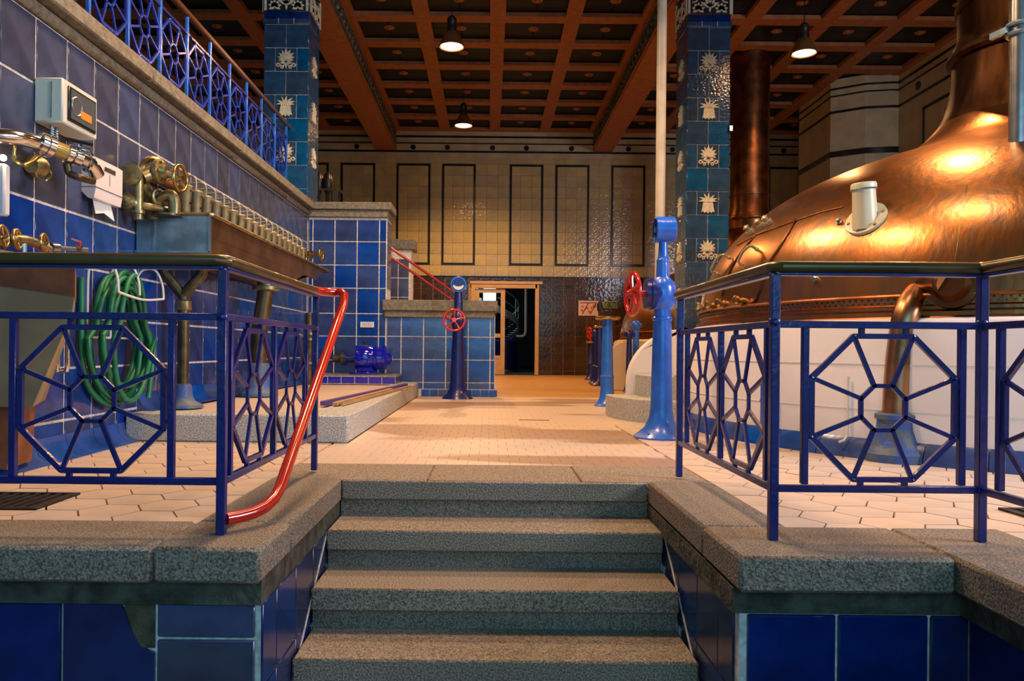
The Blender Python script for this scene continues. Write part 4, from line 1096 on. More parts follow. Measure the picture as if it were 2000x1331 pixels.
MB().box((0, -0.022, 0), (0.032, 0.006, 0.06)).build('lamp_glass', M['bulb'], wl_)
# tall cream pipe
q = P(1290, 330, 8.6)
tp = thing('tall_pipe', 'tall cream painted pipe rising to the ceiling left of the right pillar', 'pipe', (q.x, 8.6, 0))
MB().tube([(0, 0, 0), (0, 0, 6.3)], 0.055, 20).build('pipe', M['cream_pipe'], tp)
MB().lathe([(0.10, 0), (0.10, 0.03), (0.06, 0.05)], 20).build('base_flange', M['cream_pipe'], tp)

# ------------------------------------------------------------------ valve pedestals
def wheel(parent, c, axis, Rw, mtl, spokes=5, r=None, name='handwheel'):
    r = r or Rw * 0.11; T_ = Matrix.Translation(c) @ rot(axis)
    b = MB().ring(Rw, r, c, axis, 36, 10)
    b.lathe([(Rw * 0.22, -r * 1.6), (Rw * 0.25, 0), (Rw * 0.22, r * 1.6)], 14, c, axis)
    for k in range(spokes):
        a = 2 * PI * k / spokes + 0.3
        b.tube([T_ @ Vector((Rw * 0.15 * math.cos(a), Rw * 0.15 * math.sin(a), 0)), T_ @ Vector((Rw * 0.6 * math.cos(a + .08), Rw * 0.6 * math.sin(a + .08), 0)), T_ @ Vector((Rw * math.cos(a), Rw * math.sin(a), 0))], r * 0.8, 8)
    return b.build(name, mtl, parent)
# big one beside the right railing
q = place_on(1300, 858, 0)
bp = thing('valve_pedestal', 'large bright blue valve pedestal with red handwheel before the right railing', 'valve pedestal', (q.x - 0.01, q.y + 0.10, 0))
MB().lathe([(0.205, 0), (0.205, 0.012), (0.18, 0.03), (0.125, 0.08), (0.095, 0.14), (0.082, 0.22), (0.076, 0.50), (0.070, 0.78), (0.066, 0.875), (0.073, 0.88), (0.073, 0.895), (0.062, 0.905), (0.062, 0.96)], 36).build('column', M['light_blue'], bp)
MB().lathe([(0.058, 0.955), (0.085, 0.985), (0.100, 1.03), (0.100, 1.12), (0.085, 1.165), (0.050, 1.20), (0.047, 1.30), (0.047, 1.33), (0.042, 1.335), (0.036, 1.36), (0.030, 1.48)], 36).build('gear_housing', M['light_blue'], bp)
MB().lathe([(0.115, -0.13), (0.115, -0.10), (0.125, -0.095), (0.125, -0.075), (0.10, -0.07), (0.095, 0.02)], 30, (0, 0, 1.075), 'X').build('side_boss', M['blue_paint'], bp)
MB().lathe([(0.028, -0.27), (0.028, -0.13), (0.045, -0.125)], 16, (0, 0, 1.075), 'X').build('shaft', M['dark_red'], bp)
wheel(bp, (-0.225, 0.0, 1.075), (-1, -0.15, 0), 0.155, M['red_paint'], 5)
hd = MB().lathe([(0.085, -0.075), (0.098, -0.07), (0.098, 0.065), (0.085, 0.075), (0.0001, 0.075)], 30, (0.012, 0, 1.555), 'X', cap=False).build('indicator_head', M['light_blue'], bp)
MB().lathe([(0.0001, -0.055), (0.088, -0.055)], 30, (0.012, 0, 1.555), 'X', cap=False).build('indicator_dial', M['black'], hd)
MB().lathe([(0.02, -0.075), (0.02, -0.05)], 12, (0.012, 0, 1.555), 'X').build('dial_pin', M['steel'], hd)
for k in range(4):
    a = R(45 + 90 * k); MB().lathe([(0.014, 0.02), (0.014, 0.045)], 6, (0.165 * math.cos(a), 0.165 * math.sin(a), 0)).build('bolt', M['light_blue'], bp)
# one before the low parapet
q = place_on(893, 779, 0)
b2 = thing('valve_pedestal', 'dark blue valve pedestal with red handwheel before the low tiled parapet', 'valve pedestal', (q.x, q.y + 0.05, 0))
MB().lathe([(0.205, 0), (0.20, 0.012), (0.15, 0.05), (0.115, 0.12), (0.10, 0.22), (0.085, 0.60), (0.072, 0.86), (0.07, 0.92)], 32).build('column', M['blue_paint'], b2)
MB().lathe([(0.07, 0.92), (0.095, 0.97), (0.10, 1.02), (0.09, 1.08), (0.06, 1.12), (0.055, 1.30), (0.045, 1.40)], 32).build('gear_housing', M['blue_paint'], b2)
MB().lathe([(0.025, 0), (0.025, 0.12)], 12, (-0.045, -0.08, 1.02), (0, -1, 0)).build('shaft', M['dark_red'], b2)
wheel(b2, (-0.045, -0.19, 1.02), (0.1, -1, 0.03), 0.135, M['red_paint'], 5)
MB().lathe([(0.098, 0.06), (0.105, 0.05), (0.105, -0.05), (0.098, -0.06)], 30, (0, 0, 1.49), 'Y').build('indicator_head', M['light_blue'], b2)
MB().lathe([(0.085, 0), (0.080, 0.006)], 30, (0, -0.06, 1.49), (0, -1, 0)).build('indicator_dial', M['blue_paint'], b2)
cr = [(0.074 * math.cos(R(a)), 0.074 * math.sin(R(a))) for a in range(195, 346, 10)] + [(0.06 * math.cos(R(a)), 0.03 * math.sin(R(a))) for a in range(345, 194, -10)]
MB().prism(cr, 0, 0.004, Matrix.Translation((0, -0.066, 1.49)) @ Matrix.Rotation(PI / 2, 4, 'X')).build('dial_glass', M['white_wire'], b2)
# the row by the far kettle
def small_ped(px, py, label, top_z, kind, s=1.0, mtl='blue_paint'):
    q = place_on(px, py, 0)
    t = thing('valve_pedestal', label, 'valve pedestal', (q.x, q.y, 0), 0, 'blue pedestals along the gangway')
    MB().lathe([(0.13 * s, 0), (0.13 * s, 0.012), (0.10 * s, 0.04), (0.075 * s, 0.10), (0.068 * s, 0.20), (0.066 * s, 0.33), (0.07 * s, 0.335), (0.07 * s, 0.35), (0.062 * s, 0.36), (0.05 * s, top_z - 0.02)], 24).build('column', M[mtl], t)
    if kind in ('table', 'knob', 'wheel'):
        rr_ = 0.15 if kind == 'table' else 0.11
        MB().lathe([(0.06, top_z - 0.02), (rr_ * 0.9, top_z - 0.012), (rr_, top_z + 0.005), (rr_, top_z + 0.02), (rr_ * 0.9, top_z + 0.03)], 28).build('brass_plate', M['brass'], t)
    if kind == 'knob':
        MB().lathe([(0.03, top_z + 0.03), (0.02, top_z + 0.10), (0.02, top_z + 0.30), (0.04, top_z + 0.31), (0.045, top_z + 0.36), (0.045, top_z + 0.44), (0.02, top_z + 0.46)], 14).build('spindle', M['black'], t)
    if kind == 'wheel':
        MB().lathe([(0.03, top_z + 0.03), (0.02, top_z + 0.2)], 10).build('spindle', M['dark_red'], t)
        wheel(t, (-0.03, 0.02, top_z + 0.22), (-1, -0.3, 0), 0.12, M['red_paint'], 5)
    if kind == 'ball':
        MB().ball(0.075, (0, 0, top_z), 10, (1, 1, 1.1)).tube([(-0.09, 0, top_z), (0.09, 0, top_z)], 0.035, 12).build('gear_housing', M[mtl], t)
    return t
small_ped(1185, 793, 'blue pedestal with broad brass plate nearest the round granite steps', 1.02, 'table', 1.15, 'light_blue')
small_ped(1169, 752, 'dark blue pedestal with black knob spindle, second in the gangway row', 1.08, 'knob', 1.2)
small_ped(1153, 741, 'slender dark pedestal with small red wheel, farthest in the gangway row', 0.82, 'wheel', 1.0)
small_ped(1163, 749, 'dark blue pedestal tucked behind the one with the black knob', 0.98, 'ball', 1.1)
small_ped(1241, 763, 'light blue ball-headed pedestal before the far cream masonry base', 1.06, 'ball', 0.9, 'light_blue')
small_ped(1228, 765, 'dark ball-headed pedestal just left of the light blue one', 0.90, 'ball', 0.8)

# ------------------------------------------------------------------ blue pump
pm = thing('pump', 'glossy royal blue pump on the tiled plinth before the parapet', 'pump', (-1.52, 9.82, 0.307))
MB().box((-0.10, 0, 0.015), (0.36, 0.34, 0.03), ch=0.005).build('base_plate', M['pump_blue'], pm)
MB().box((-0.09, 0, 0.07), (0.22, 0.22, 0.10), ch=0.02).build('pedestal', M['pump_blue'], pm)
MB().lathe([(0.10, -0.23), (0.155, -0.215), (0.165, -0.19), (0.165, -0.02), (0.150, 0.0), (0.15, 0.02)], 32, (0, 0, 0.21), 'X').build('pump_body', M['pump_blue'], pm)
MB().lathe([(0.15, 0.02), (0.165, 0.03), (0.165, 0.06), (0.15, 0.07), (0.145, 0.13), (0.155, 0.135), (0.155, 0.165), (0.14, 0.18), (0.08, 0.20), (0.08, 0.24), (0.05, 0.245), (0.05, 0.26)], 32, (0, 0, 0.21), 'X').build('gear_case', M['pump_blue'], pm)
MB().lathe([(0.075, 0), (0.07, 0.03), (0.045, 0.035)], 20, (-0.11, -0.155, 0.20), (0, -1, 0)).build('inspection_cover', M['pump_blue'], pm)
MB().lathe([(0.05, -0.34), (0.05, -0.23)], 18, (0, 0, 0.20), 'X').lathe([(0.085, -0.37), (0.085, -0.34)], 18, (0, 0, 0.20), 'X').build('inlet_pipe', M['blue_paint'], pm)
MB().lathe([(0.05, -0.52), (0.05, -0.42), (0.085, -0.41), (0.085, -0.372)], 18, (0, 0, 0.20), 'X').build('inlet_flange', M['bronze'], pm)
MB().lathe([(0.012, 0.36), (0.012, 0.41)], 8, (-0.11, 0, 0)).lathe([(0.03, 0.41), (0.03, 0.43)], 8, (-0.11, 0, 0)).build('oil_cap', M['black'], pm)
MB().box((-0.12, -0.02, 0.374), (0.11, 0.06, 0.008)).build('name_plate', M['brass'], pm)
for x in (-0.2, 0.045, 0.15): 
    for s_ in (-1, 1): MB().lathe([(0.014, 0), (0.014, 0.02)], 6, (x, s_ * 0.06, 0.355)).build('bolt', M['pump_blue'], pm)
lb = thing('wall_label', 'small white printed label on the blue tiles above the pump', 'label', P(717, 634, 10.215))
MB().box((0, 0, 0), (0.185, 0.005, 0.075)).build('plate', M['white_plastic'], lb)
b = MB()
for z in (0.018, 0.0, -0.018):
    x = -0.07
    while x < 0.06:
        l = random.uniform(0.008, 0.02); b.box((x + l / 2, -0.004, z), (l, 0.002, 0.007)); x += l + 0.006
b.build('print', mat('print_grey', (0.25, 0.25, 0.28), 0.6), lb)
dp_ = thing('drain_valve', 'old brass pipe valve against the foot of the tiled wall left of the pump', 'valve', (-2.28, 9.5, 0.188))
MB().tube([(0, 0, 0), (0, 0, 0.9)], 0.05, 14).build('riser_pipe', M['bronze'], dp_)
for z in (0.25, 0.55, 0.62): MB().lathe([(0.09, z), (0.09, z + 0.03)], 16).build('flange', M['old_brass'], dp_)

# ------------------------------------------------------------------ tap trough on the left wall
tr = thing('tap_trough', 'long lauter trough with zinc end and a row of swan-neck taps on the left wall', 'trough', (XL, 5.26, 1.30))
YE = 3.35
pf = [(0.53, 0.27), (0.53, 0.0), (0.02, 0.0), (0.02, 0.27)]
b = MB()
b.box((0.525, YE / 2 - 0.06, 0.20), (0.012, YE - 0.12, 0.17)); b.box((0.03, YE / 2, 0.14), (0.012, YE, 0.28)); 
# side sheet tapering to the far end
b.add([(0.53, 0, 0.0), (0.53, 0, 0.27), (0.53, YE + 0.25, 0.27), (0.53, YE + 0.25, 0.23), (0.53, 2.6, 0.10), (0.53, 2.2, 0.0)], [(0, 1, 2, 3, 4, 5)])
b.add([(0.02, 0, 0), (0.53, 0, 0), (0.53, 2.2, 0), (0.02, 2.2, 0)], [(0, 1, 2, 3)])
b.add([(0.02, 2.2, 0), (0.53, 2.2, 0), (0.53, YE, 0.20), (0.02, YE, 0.20)], [(0, 1, 2, 3)])
b.build('trough_side', M['trough_copper'], tr)
MB().box((0.275, -0.006, 0.135), (0.52, 0.012, 0.27)).build('trough_end', M['zinc'], tr)
MB().box((0.27, -0.016, 0.01), (0.52, 0.012, 0.014)).box((0.53, -0.016, 0.135), (0.014, 0.012, 0.27)).box((0.14, -0.014, 0.135), (0.012, 0.01, 0.25)).build('end_seam', M['steel'], tr)
MB().tube([(0.0, -0.012, 0.275), (0.53, -0.012, 0.275), (0.54, 0, 0.275), (0.54, YE + 0.45, 0.275)], 0.014, 8).build('rolled_rim', M['old_brass'], tr)
MB().box((0.50, YE + 0.2, 0.262), (0.09, 0.6, 0.012)).build('lip', M['trough_copper'], tr)
MB().box((0.28, YE / 2 + 0.4, 0.22), (0.48, YE - 0.9, 0.01)).build('trough_bed', M['bronze'], tr)
hp = MB().tube([(0.06, 0.1, 0.575), (0.06, YE + 0.35, 0.575)], 0.036, 14).build('header_pipe', M['rust'], tr)
yy0, yy1 = 0.12, 3.45
for i in range(18):
    y = yy0 + (yy1 - yy0) * i / 17
    h = random.uniform(-0.008, 0.008)
    tp_ = MB().tube(smooth_path([(0.07, y, 0.575), (0.15, y, 0.60 + h), (0.25, y, 0.612 + h), (0.288, y, 0.60 + h), (0.30, y, 0.57), (0.30, y, 0.50)], 4), 0.0085, 8).build('swan_neck', M['cup_metal'], tr)
    MB().lathe([(0.001, 0.31), (0.030, 0.31), (0.033, 0.32), (0.046, 0.49), (0.050, 0.495), (0.047, 0.505), (0.02, 0.51), (0.001, 0.51)], 18, (0.30, y, 0), cap=False).build('cup', M['cup_metal'], tp_)
    MB().tube([(0.342, y - .01, 0.47), (0.362, y - .01, 0.45), (0.358, y - .01, 0.39), (0.335, y - .01, 0.37)], 0.006, 6).build('cup_handle', M['bronze'], tp_)
# inlet valve group
vg = thing('inlet_valve', 'old brass flanged valve with handwheel at the near end of the trough', 'valve', (XL, 5.0, 1.9))
q = P(257, 341, 5.0) - Vector((XL, 5.0, 1.9))
MB().lathe([(0.072, 0), (0.072, 0.02), (0.0001, 0.024)], 28, q, (0, -1, 0), cap=False).build('blind_flange', M['old_brass'], vg)
for k in range(5): MB().lathe([(0.010, 0), (0.010, 0.014)], 6, q + Vector((0.052 * math.cos(R(72 * k + 45)), -0.02, 0.052 * math.sin(R(72 * k + 45)))), (0, -1, 0)).build('bolt', M['old_brass'], vg)
MB().tube(smooth_path([q, q + Vector((0, 0.12, -0.01)), q + Vector((0.02, 0.22, -0.12)), q + Vector((0.03, 0.26, -0.25))]), 0.045, 14).build('pipe', M['old_brass'], vg)
q2 = P(305, 335, 5.15) - Vector((XL, 5.0, 1.9))
MB().tube([q + Vector((0.03, 0.08, 0)), q2], 0.05, 16).build('valve_body', M['old_brass'], vg)
MB().ring(0.075, 0.020, q2 + Vector((-0.03, 0.03, 0.02)), (0.6, -0.8, 0), 24, 8).build('rear_wheel', M['brass'], vg)
MB().lathe([(0.075, 0), (0.085, 0.01), (0.085, 0.035), (0.06, 0.045), (0.045, 0.08)], 24, q2, (1, -0.05, 0)).build('bonnet', M['old_brass'], vg)
for k in range(6): MB().lathe([(0.011, 0), (0.011, 0.016)], 6, q2 + Vector((0.036, 0.066 * math.cos(R(60 * k)), 0.066 * math.sin(R(60 * k)))), (1, 0, 0)).build('bolt', M['brass'], vg)
q3 = P(352, 348, 5.15) - Vector((XL, 5.0, 1.9))
MB().tube([q2 + Vector((0.04, 0, 0)), q3], 0.02, 12).build('spindle', M['cup_metal'], vg)
wheel(vg, q3, (1, -0.12, 0), 0.088, M['brass'], 4, 0.012)
q4 = P(247, 392, 5.0) - Vector((XL, 5.0, 1.9))
MB().lathe([(0.02, -0.02), (0.052, 0), (0.055, 0.025), (0.035, 0.035), (0.028, 0.06), (0.01, 0.07)], 20, q4 + Vector((0, 0.03, 0)), (0, -1, 0)).build('small_wheel', M['old_brass'], vg)
q5 = P(270, 400, 5.05) - Vector((XL, 5.0, 1.9))
MB().tube([q4, q5], 0.028, 12).tube([q5 + Vector((0, 0, 0.20)), q5 + Vector((0, 0, -0.10))], 0.032, 12).tube([q5, q5 + Vector((0.12, 0.2, 0))], 0.028, 12).lathe([(0.045, 0), (0.045, 0.02)], 14, q5 + Vector((0, 0, -0.06))).build('lower_valve', M['old_brass'], vg)
q6 = P(340, 395, 5.2) - Vector((XL, 5.0, 1.9))
MB().tube(smooth_path([q6 + Vector((-0.14, 0.0, 0.0)), q6 + Vector((-0.03, 0, 0.05)), q6 + Vector((0.0, 0, 0.0)), q6 + Vector((0, 0, -0.08))]), 0.04, 12).ring(0.05, 0.014, q6 + Vector((-0.10, -0.02, 0.03)), (1, -.4, 0), 20, 8).build('elbow', M['old_brass'], vg)
MB().lathe([(0.10, -0.10), (0.10, -0.085), (0.07, -0.08)], 20, q6 + Vector((-0.05, 0, 0))).build('foot_flange', M['bronze'], vg)
# far end valve
fv = thing('end_valve', 'small brass valve with handwheel at the far end of the trough', 'valve', P(600, 497, 8.9))
MB().lathe([(0.06, -0.10), (0.06, -0.06), (0.04, -0.05), (0.04, 0.03), (0.055, 0.035), (0.055, 0.06), (0.018, 0.07), (0.018, 0.16)], 16, (0, 0, 0), 'X').tube([(-0.02, 0, 0), (-0.02, 0, -0.14)], 0.03, 10).tube([(-0.1, 0, 0), (-0.22, 0, 0)], 0.04, 10).build('valve_body', M['brass'], fv)
wheel(fv, (0.165, 0, 0), (1, -0.1, 0), 0.075, M['brass'], 4, 0.010)

# Y pipe and second down pipe
yp = thing('forked_drain_pipe', 'forked bronze drain pipe under the trough standing on a blue foot', 'pipe', (P(357, 770, 5.65).x, 5.65, 0.188))
zt = 1.13
A_ = P(357, 590, 5.65) - yp.location; B1 = P(322, 528, 5.65) - yp.location; B2 = P(396, 528, 5.65) - yp.location
MB().tube([(0, 0, 0.15), (0, 0, A_.z - 0.02)], 0.042, 20).build('down_pipe', M['bronze'], yp)
MB().lathe([(0.055, A_.z - 0.06), (0.058, A_.z - 0.05), (0.058, A_.z + 0.005), (0.045, A_.z + 0.02)], 20).build('collar', M['old_brass'], yp)
MB().tube([(0, 0, A_.z), Vector((A_.x - 0.0, 0, A_.z + 0.05)), B1 + Vector((0.005, 0, -0.03)), B1, B1 + Vector((-0.01, 0, 0.07))], 0.04, 16).tube([(0, 0, A_.z), Vector((A_.x, 0, A_.z + 0.05)), B2 + Vector((-0.005, 0, -0.03)), B2, B2 + Vector((0.01, 0, 0.07))], 0.04, 16).build('fork', M['bronze'], yp)
MB().lathe([(0.15, 0), (0.145, 0.02), (0.09, 0.05), (0.07, 0.09), (0.062, 0.17), (0.045, 0.18)], 28).build('foot', M['foot_blue'], yp)
for s_ in (-1, 1): pass
y2 = thing('drain_pipe', 'thick flanged drain pipe under the far half of the trough on a blue foot', 'pipe', (P(505, 755, 7.1).x, 7.1, 0.188))
x_, z_ = 0.06, P(520, 562, 7.1).z - 0.188
MB().tube(smooth_path([(0, 0, 0.12), (0, 0, 0.55), (0.03, 0, 0.80), (x_, 0, z_ - 0.02)]), 0.075, 20).build('down_pipe', M['bronze'], y2)
MB().lathe([(0.11, z_ - 0.03), (0.125, z_ - 0.02), (0.125, z_ + 0.01), (0.08, z_ + 0.02), (0.08, z_ + 0.16)], 24, (x_, 0, 0)).build('flange', M['old_brass'], y2)
MB().lathe([(0.18, 0), (0.175, 0.03), (0.12, 0.08), (0.10, 0.16), (0.10, 0.30), (0.08, 0.31)], 28).build('foot', M['foot_blue'], y2)

# ------------------------------------------------------------------ green hose on its wire rack
hs = thing('hose_rack', 'white wire hose rack fixed to the blue tiled wall', 'rack', (XL, 4.85, 0))
for y in (-0.22, 0.06, 0.42):
    MB().tube(smooth_path([(0.01, y, 0.70), (0.01, y, 1.05), (0.03, y, 1.16), (0.09, y, 1.19), (0.15, y, 1.17), (0.19, y + 0.0, 1.08), (0.20, y, 0.98)], 4), 0.008, 6).build('hook', M['white_wire'], hs)
MB().tube([(0.01, -0.24, 0.70), (0.01, 0.44, 0.70)], 0.008, 6).build('cross_wire', M['white_wire'], hs)
MB().tube(smooth_path([(0.20, -0.22, 0.98), (0.20, 0.1, 0.955), (0.20, 0.42, 0.98)], 5), 0.008, 6).build('cross_wire', M['white_wire'], hs)
b = MB()
pts = []
loops = 9
for i in range(loops * 26):
    t = i / 26.0; a = 2 * PI * t; k = t / loops
    wy = 0.30 + 0.05 * math.sin(t * 2.1); hz = 0.36 + 0.045 * math.sin(t * 1.7)
    sg = math.sin(a); 
    yy = 0.02 + wy * math.cos(a) * (0.72 if sg > 0.2 else 1.0) + 0.03 * math.sin(t * 3.3)
    pts.append((0.045 + 0.13 * ((t * 0.618) % 1.0 if False else k) + 0.012 * math.sin(a * 0.5), yy, 0.705 + hz * sg * 1.05 + 0.02 * math.cos(t * 2.7)))
for i in range(6): pts.append((0.19, 0.32 - 0.02 * i, 0.70 - 0.08 * i))
hose = MB().tube(pts, 0.0165, 10).build('hose_coil', M['hose']); hose.location = (XL, 4.85, 0)
tag(hose, 'coiled green hose hanging from the white wire rack', 'hose')
h2 = MB().tube(smooth_path([(0.03, 0, 1.06), (0.03, 0, 0.9), (0.035, 0.0, 0.6), (0.04, 0.05, 0.42), (0.05, 0.2, 0.30), (0.06, 0.4, 0.24)], 5), 0.018, 10).build('green_pipe', M['hose'])
h2.location = (XL, 4.52, 0); tag(h2, 'single green hose hanging straight down left of the coil', 'hose')

# ------------------------------------------------------------------ hopper at the left edge
Ty = Matrix(((1, 0, 0, 0), (0, 0, 1, 0), (0, 1, 0, 0), (0, 0, 0, 1)))
ho = thing('drain_hopper', 'dull tan metal hopper with rusty rim at the left edge', 'hopper', (XL, 3.6, 0))
xr = P(142, 600, 3.6).x - XL
def loft(front, back):
    b = MB(); n = len(front)
    return b.add(list(front) + list(back), [tuple(range(n)), tuple(range(2 * n - 1, n - 1, -1))] + [(i, i + n, (i + 1) % n + n, (i + 1) % n) for i in range(n)])
xm, xb = P(60, 800, 3.6).x - XL, 0.22
loft([(0, 0, 0.96), (xr, 0, 0.89), (xr - 0.012, 0, 0.80), (xm, 0, 0.35), (0, 0, 0.35)], [(0, 0.5, 0.96), (xb, 0.5, 0.89), (xb - 0.01, 0.5, 0.80), (0.06, 0.5, 0.35), (0, 0.5, 0.35)]).build('body', M['vessel'], ho)
loft([(0, -0.004, 1.07), (xr + 0.004, -0.004, 1.03), (xr + .004, -0.004, 0.885), (0, -0.004, 0.95)], [(0, 0.5, 1.07), (xb + 0.004, 0.5, 1.03), (xb + .004, 0.5, 0.885), (0, 0.5, 0.95)]).build('rim', M['rust'], ho)
loft([(0, 0.05, 0.35), (0.20, 0.05, 0.35), (0.14, 0.05, 0.04), (0, 0.05, 0.04)], [(0, 0.35, 0.35), (0.10, 0.35, 0.35), (0.08, 0.35, 0.04), (0, 0.35, 0.04)]).build('lower_body', M['rust'], ho)
ho.location.x = XL + 0.007
for i, (px_, y0_, y1_) in enumerate(((112, 640, 715), (131, 605, 713))):
    a, c = P(px_, y0_, 4.25), P(px_, y1_, 4.25)
    o = MB().tube(smooth_path([a, c, c + Vector((-0.03, 0.02, -0.03)), c + Vector((-0.08, 0.03, -0.035))], 3), 0.014, 12).build('overflow_tube', M['chrome'])
    tag(o, ('shorter' if i == 0 else 'taller') + ' chrome overflow tube standing beside the tan hopper', 'tube', 'chrome tubes beside the hopper')

# ------------------------------------------------------------------ chrome line, valves, meter, dispenser
ch_ = thing('chrome_pipeline', 'chrome pipe with clamps and a yellow sight glass at the left edge', 'pipe', (XL, 4.0, 1.7))
def q_(px, py, Y): return P(px, py, Y) - Vector((XL, 4.0, 1.7))
c0, c1, c2, c3, c4 = q_(-60, 262, 3.6), q_(30, 268, 3.75), q_(82, 280, 3.9), q_(128, 298, 4.0), q_(172, 318, 4.15)
MB().tube(smooth_path([c0, c1, c2]), 0.038, 20).build('pipe', M['chrome'], ch_)
dv = (c3 - c2).normalized()
for p_, rr_, l in ((c2, 0.058, 0.014), (c2 + dv * 0.035, 0.060, 0.014), (c3 + dv * 0.015, 0.052, 0.012), (c3 + dv * 0.06, 0.048, 0.018)):
    MB().lathe([(rr_ * .8, -l * 1.4), (rr_, -l), (rr_, l), (rr_ * .8, l * 1.4)], 24, p_, tuple(dv)).build('clamp_ring', M['chrome'], ch_)
MB().tube([c2 + dv * 0.03, c3 + dv * 0.01], 0.042, 20).build('sight_glass', M['glass_amber'], ch_)
MB().tube(smooth_path([c3, c4, c4 + Vector((0.01, 0.08, -0.05))]), 0.040, 18).ring(0.044, 0.010, c4, tuple(dv), 20, 8).build('elbow', M['chrome'], ch_)
MB().tube([c3 + dv * 0.08 + Vector((0, 0, 0.03)), c3 + dv * 0.08 + Vector((0, 0, 0.075))], 0.010, 8).tube([c3 + dv * 0.05 + Vector((0, 0, 0.045)), c3 + dv * 0.05 + Vector((0.08, 0, 0.035)), c3 + dv * 0.05 + Vector((0.10, 0, 0.0))], 0.009, 8).build('lever', M['chrome'], ch_)
MB().tube([c3 + Vector((0.0, 0.0, 0.075)), c3 + Vector((0.12, 0.05, 0.055))], 0.010, 6).build('black_lever', M['black'], ch_)
MB().tube(smooth_path([c3 + Vector((-.01, .03, -0.05)), c3 + Vector((0, .04, -0.10)), c3 + Vector((0.05, .05, -0.12)), c4 + Vector((0, .05, -0.09))]), 0.02, 10).build('bypass', M['bronze'], ch_)
yh = thing('yellow_hose_hook', 'glowing brass funnel hook and curled brass tube beneath the chrome pipe', 'hook', (XL, 4.0, 1.6))
def qh(px, py, Y): return P(px, py, Y) - Vector((XL, 4.0, 1.6))
MB().tube(smooth_path([qh(28, 285, 3.8), qh(28, 310, 3.8), qh(45, 322, 3.8), qh(62, 315, 3.85), qh(78, 302, 3.9)]), 0.012, 10).build('horn', M['brass'], yh)
MB().tube(smooth_path([qh(68, 337, 3.9), qh(75, 350, 3.9), qh(90, 352, 3.9), qh(99, 342, 3.95), qh(97, 332, 3.95)]), 0.006, 8).build('curl', M['brass'], yh)
MB().lathe([(0.04, 0), (0.06, 0.04), (0.055, 0.08), (0.02, 0.10)], 20, qh(60, 322, 3.98), (0, 1, 0.1)).build('bell', M['old_brass'], yh)
nb = thing('inspection_lamp', 'small dazzling lamp with white body at the left picture edge', 'lamp', P(6, 308, 3.72))
MB().ball(0.016, (0, 0, 0), 8).build('lamp_bulb', M['tiny_bulb'], nb)
MB().box((-0.06, 0.03, -0.155), (0.13, 0.05, 0.26), ch=0.01).build('housing', M['white_plastic'], nb)
mt = thing('meter_box', 'pale plastic meter box with dark window on the tiled wall', 'meter', (XL + 0.007, 4.07, 1.90))
q = P(120, 150, 4.07); zt_ = P(90, 150, 4.07).z - 1.90; zb_ = P(90, 238, 4.07).z - 1.90; dpt = P(122, 200, 4.07).x - XL - 0.007; ln = 0.36
MB().box((dpt / 2, ln / 2, (zt_ + zb_) / 2), (dpt, ln, zt_ - zb_), ch=0.008).build('case', M['meter_plastic'], mt)
MB().box((dpt * .62, -0.003, (zt_ + zb_) / 2), (0.005, 0.006, (zt_ - zb_) * .8)).build('lid_seam', M['steel'], mt)
MB().box((dpt + 0.003, ln / 2 + 0.01, (zt_ + zb_) / 2), (0.012, ln * 0.80, (zt_ - zb_) * 0.78), ch=0.02).build('window_frame', M['black'], mt)
MB().box((dpt + 0.010, ln / 2 + 0.01, (zt_ + zb_) / 2), (0.004, ln * 0.70, (zt_ - zb_) * 0.66)).build('window', mat('meter_glass', (0.10, 0.12, 0.13), 0.05, spec=1.0), mt)
MB().box((dpt + 0.013, ln * 0.60, (zt_ + zb_) / 2 - 0.03), (0.003, ln * 0.32, 0.045), ch=.01).build('dial_plate', mat('amber_dial', (0.75, 0.30, 0.04), 0.4), mt)
MB().ring(0.05, 0.004, (dpt + 0.013, ln * 0.33, (zt_ + zb_) / 2), 'X', 18, 6).build('dial_ring', M['steel'], mt)
for y in (0.06, 0.10):
    b = MB(); b.tube([(dpt * 0.42, y, zb_), (dpt * 0.45, y, zb_ - 0.14)], 0.010, 8)
    for k in range(9): b.ring(0.011, 0.003, (dpt * 0.43, y, zb_ - 0.01 - 0.014 * k), 'Z', 10, 5)
    b.build('conduit', M['steel'], mt)
ds = thing('towel_dispenser', 'white paper towel dispenser with sheet hanging out on the tiled wall', 'dispenser', (XL + 0.007, 4.55, 1.5))
zt_ = P(180, 302, 4.55).z - 1.5; zb_ = P(150, 385, 4.55).z - 1.5; dpt = P(187, 350, 4.55).x - XL - 0.007; ln = 0.33
pf = [(0, zb_ + 0.04), (0.04, zb_), (dpt - 0.01, zb_), (dpt, zb_ + 0.06), (dpt, zt_ - 0.02), (dpt - 0.03, zt_), (0, zt_)]
MB().prism(pf, 0.0, ln, Ty).build('case', M['white_plastic'], ds)
MB().box((dpt / 2, ln / 2, zb_ + 0.065), (dpt + 0.006, ln + 0.006, 0.004)).build('lid_seam', M['steel'], ds)
MB().box((dpt + 0.001, ln / 2, zt_ - 0.06), (0.005, 0.14, 0.03), ch=.002).box((dpt + 0.001, ln / 2, zt_ - 0.12), (0.003, 0.004, 0.07)).build('lock', M['steel'], ds)
sheet = [(dpt * 0.4, 0.06, zb_ + 0.01), (dpt * 0.55, 0.25, zb_ + 0.01), (dpt * 0.75, 0.27, zb_ - 0.10), (dpt * 0.55, 0.17, zb_ - 0.065), (dpt * 0.5, 0.08, zb_ - 0.085)]
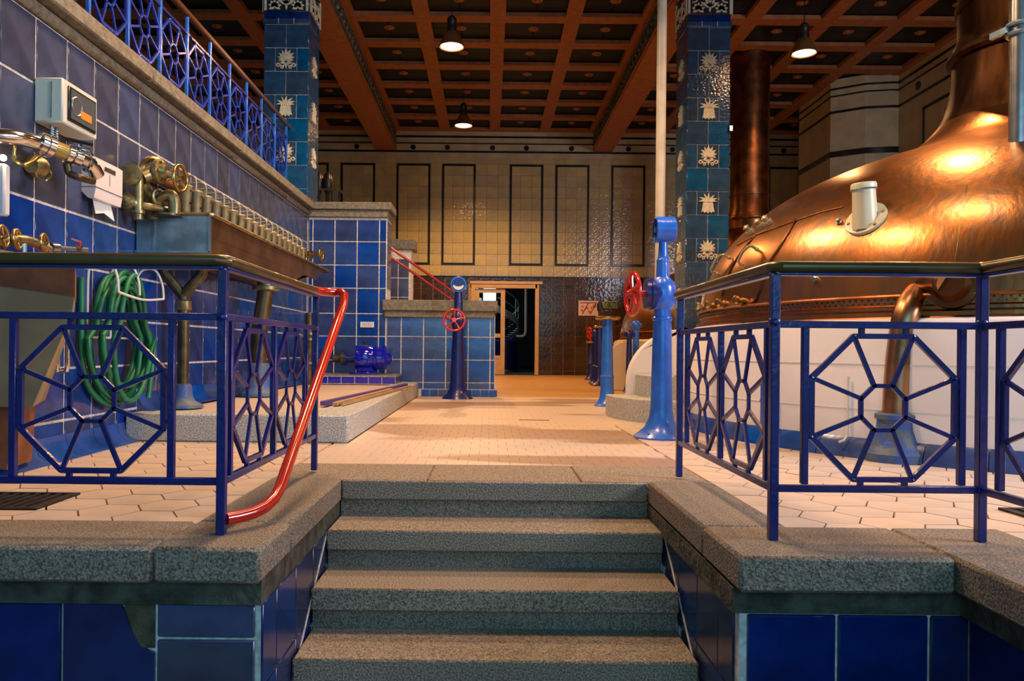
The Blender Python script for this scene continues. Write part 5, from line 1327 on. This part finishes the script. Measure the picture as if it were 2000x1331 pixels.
tw = MB().add(sheet + [(x + 0.003, y, z) for x, y, z in sheet], [(0, 1, 2, 3), (0, 3, 4), (5, 8, 7, 6), (5, 9, 8), (1, 6, 7, 2), (2, 7, 8, 3), (3, 8, 9, 4), (4, 9, 5, 0)]).build('paper_towel', M['paper'])
tw.location = ds.location; tag(tw, 'folded paper towel hanging from the white dispenser', 'paper towel')

# brass valves just above the left handrail
bv = thing('brass_pipework', 'brass pipe with two handwheels just above the left handrail', 'valve', (XL, 3.6, 1.1))
def qb(px, py, Y): return P(px, py, Y) - Vector((XL, 3.6, 1.1))
MB().tube(smooth_path([qb(-40, 470, 3.5), qb(10, 468, 3.6), qb(45, 468, 3.7), qb(70, 475, 3.8), qb(95, 488, 3.9)]), 0.024, 14).build('pipe', M['old_brass'], bv)
for px_, py_, Y_, rr_ in ((6, 462, 3.55, 0.050), (34, 467, 3.65, 0.045), (87, 475, 3.85, 0.045)): wheel(bv, qb(px_, py_, Y_), (1, 0.15, 0.1), rr_, M['brass'], 4, 0.009)
MB().tube([qb(48, 475, 3.7), qb(48, 500, 3.7)], 0.012, 8).build('branch', M['steel'], bv)
tpp = thing('water_tap', 'small steel tap with red lever above the left handrail', 'tap', (XL, 4.1, 1.1))
def qt(px, py, Y): return P(px, py, Y) - Vector((XL, 4.1, 1.1))
MB().tube([qt(98, 483, 4.0), qt(112, 484, 4.05)], 0.026, 12).tube([qt(110, 484, 4.05), qt(172, 488, 4.15)], 0.013, 10).lathe([(0.02, 0), (0.02, 0.03)], 8, qt(150, 486, 4.12), 'X').build('tap_body', M['steel'], tpp)
MB().bar(qt(155, 482, 4.12), qt(155, 472, 4.12), 0.02, 0.012).bar(qt(158, 473, 4.12), qt(139, 466, 4.10), 0.012, 0.010).build('lever', M['red_paint'], tpp)

# ------------------------------------------------------------------ scattered pieces
bg_ = place_on(640, 767, 0.188)
for nm, c, px_, py_, z, lab in (('cloth_scrap', 'black', 815, 876, 0, ''),):
    pass
print('objects', len(bpy.data.objects))
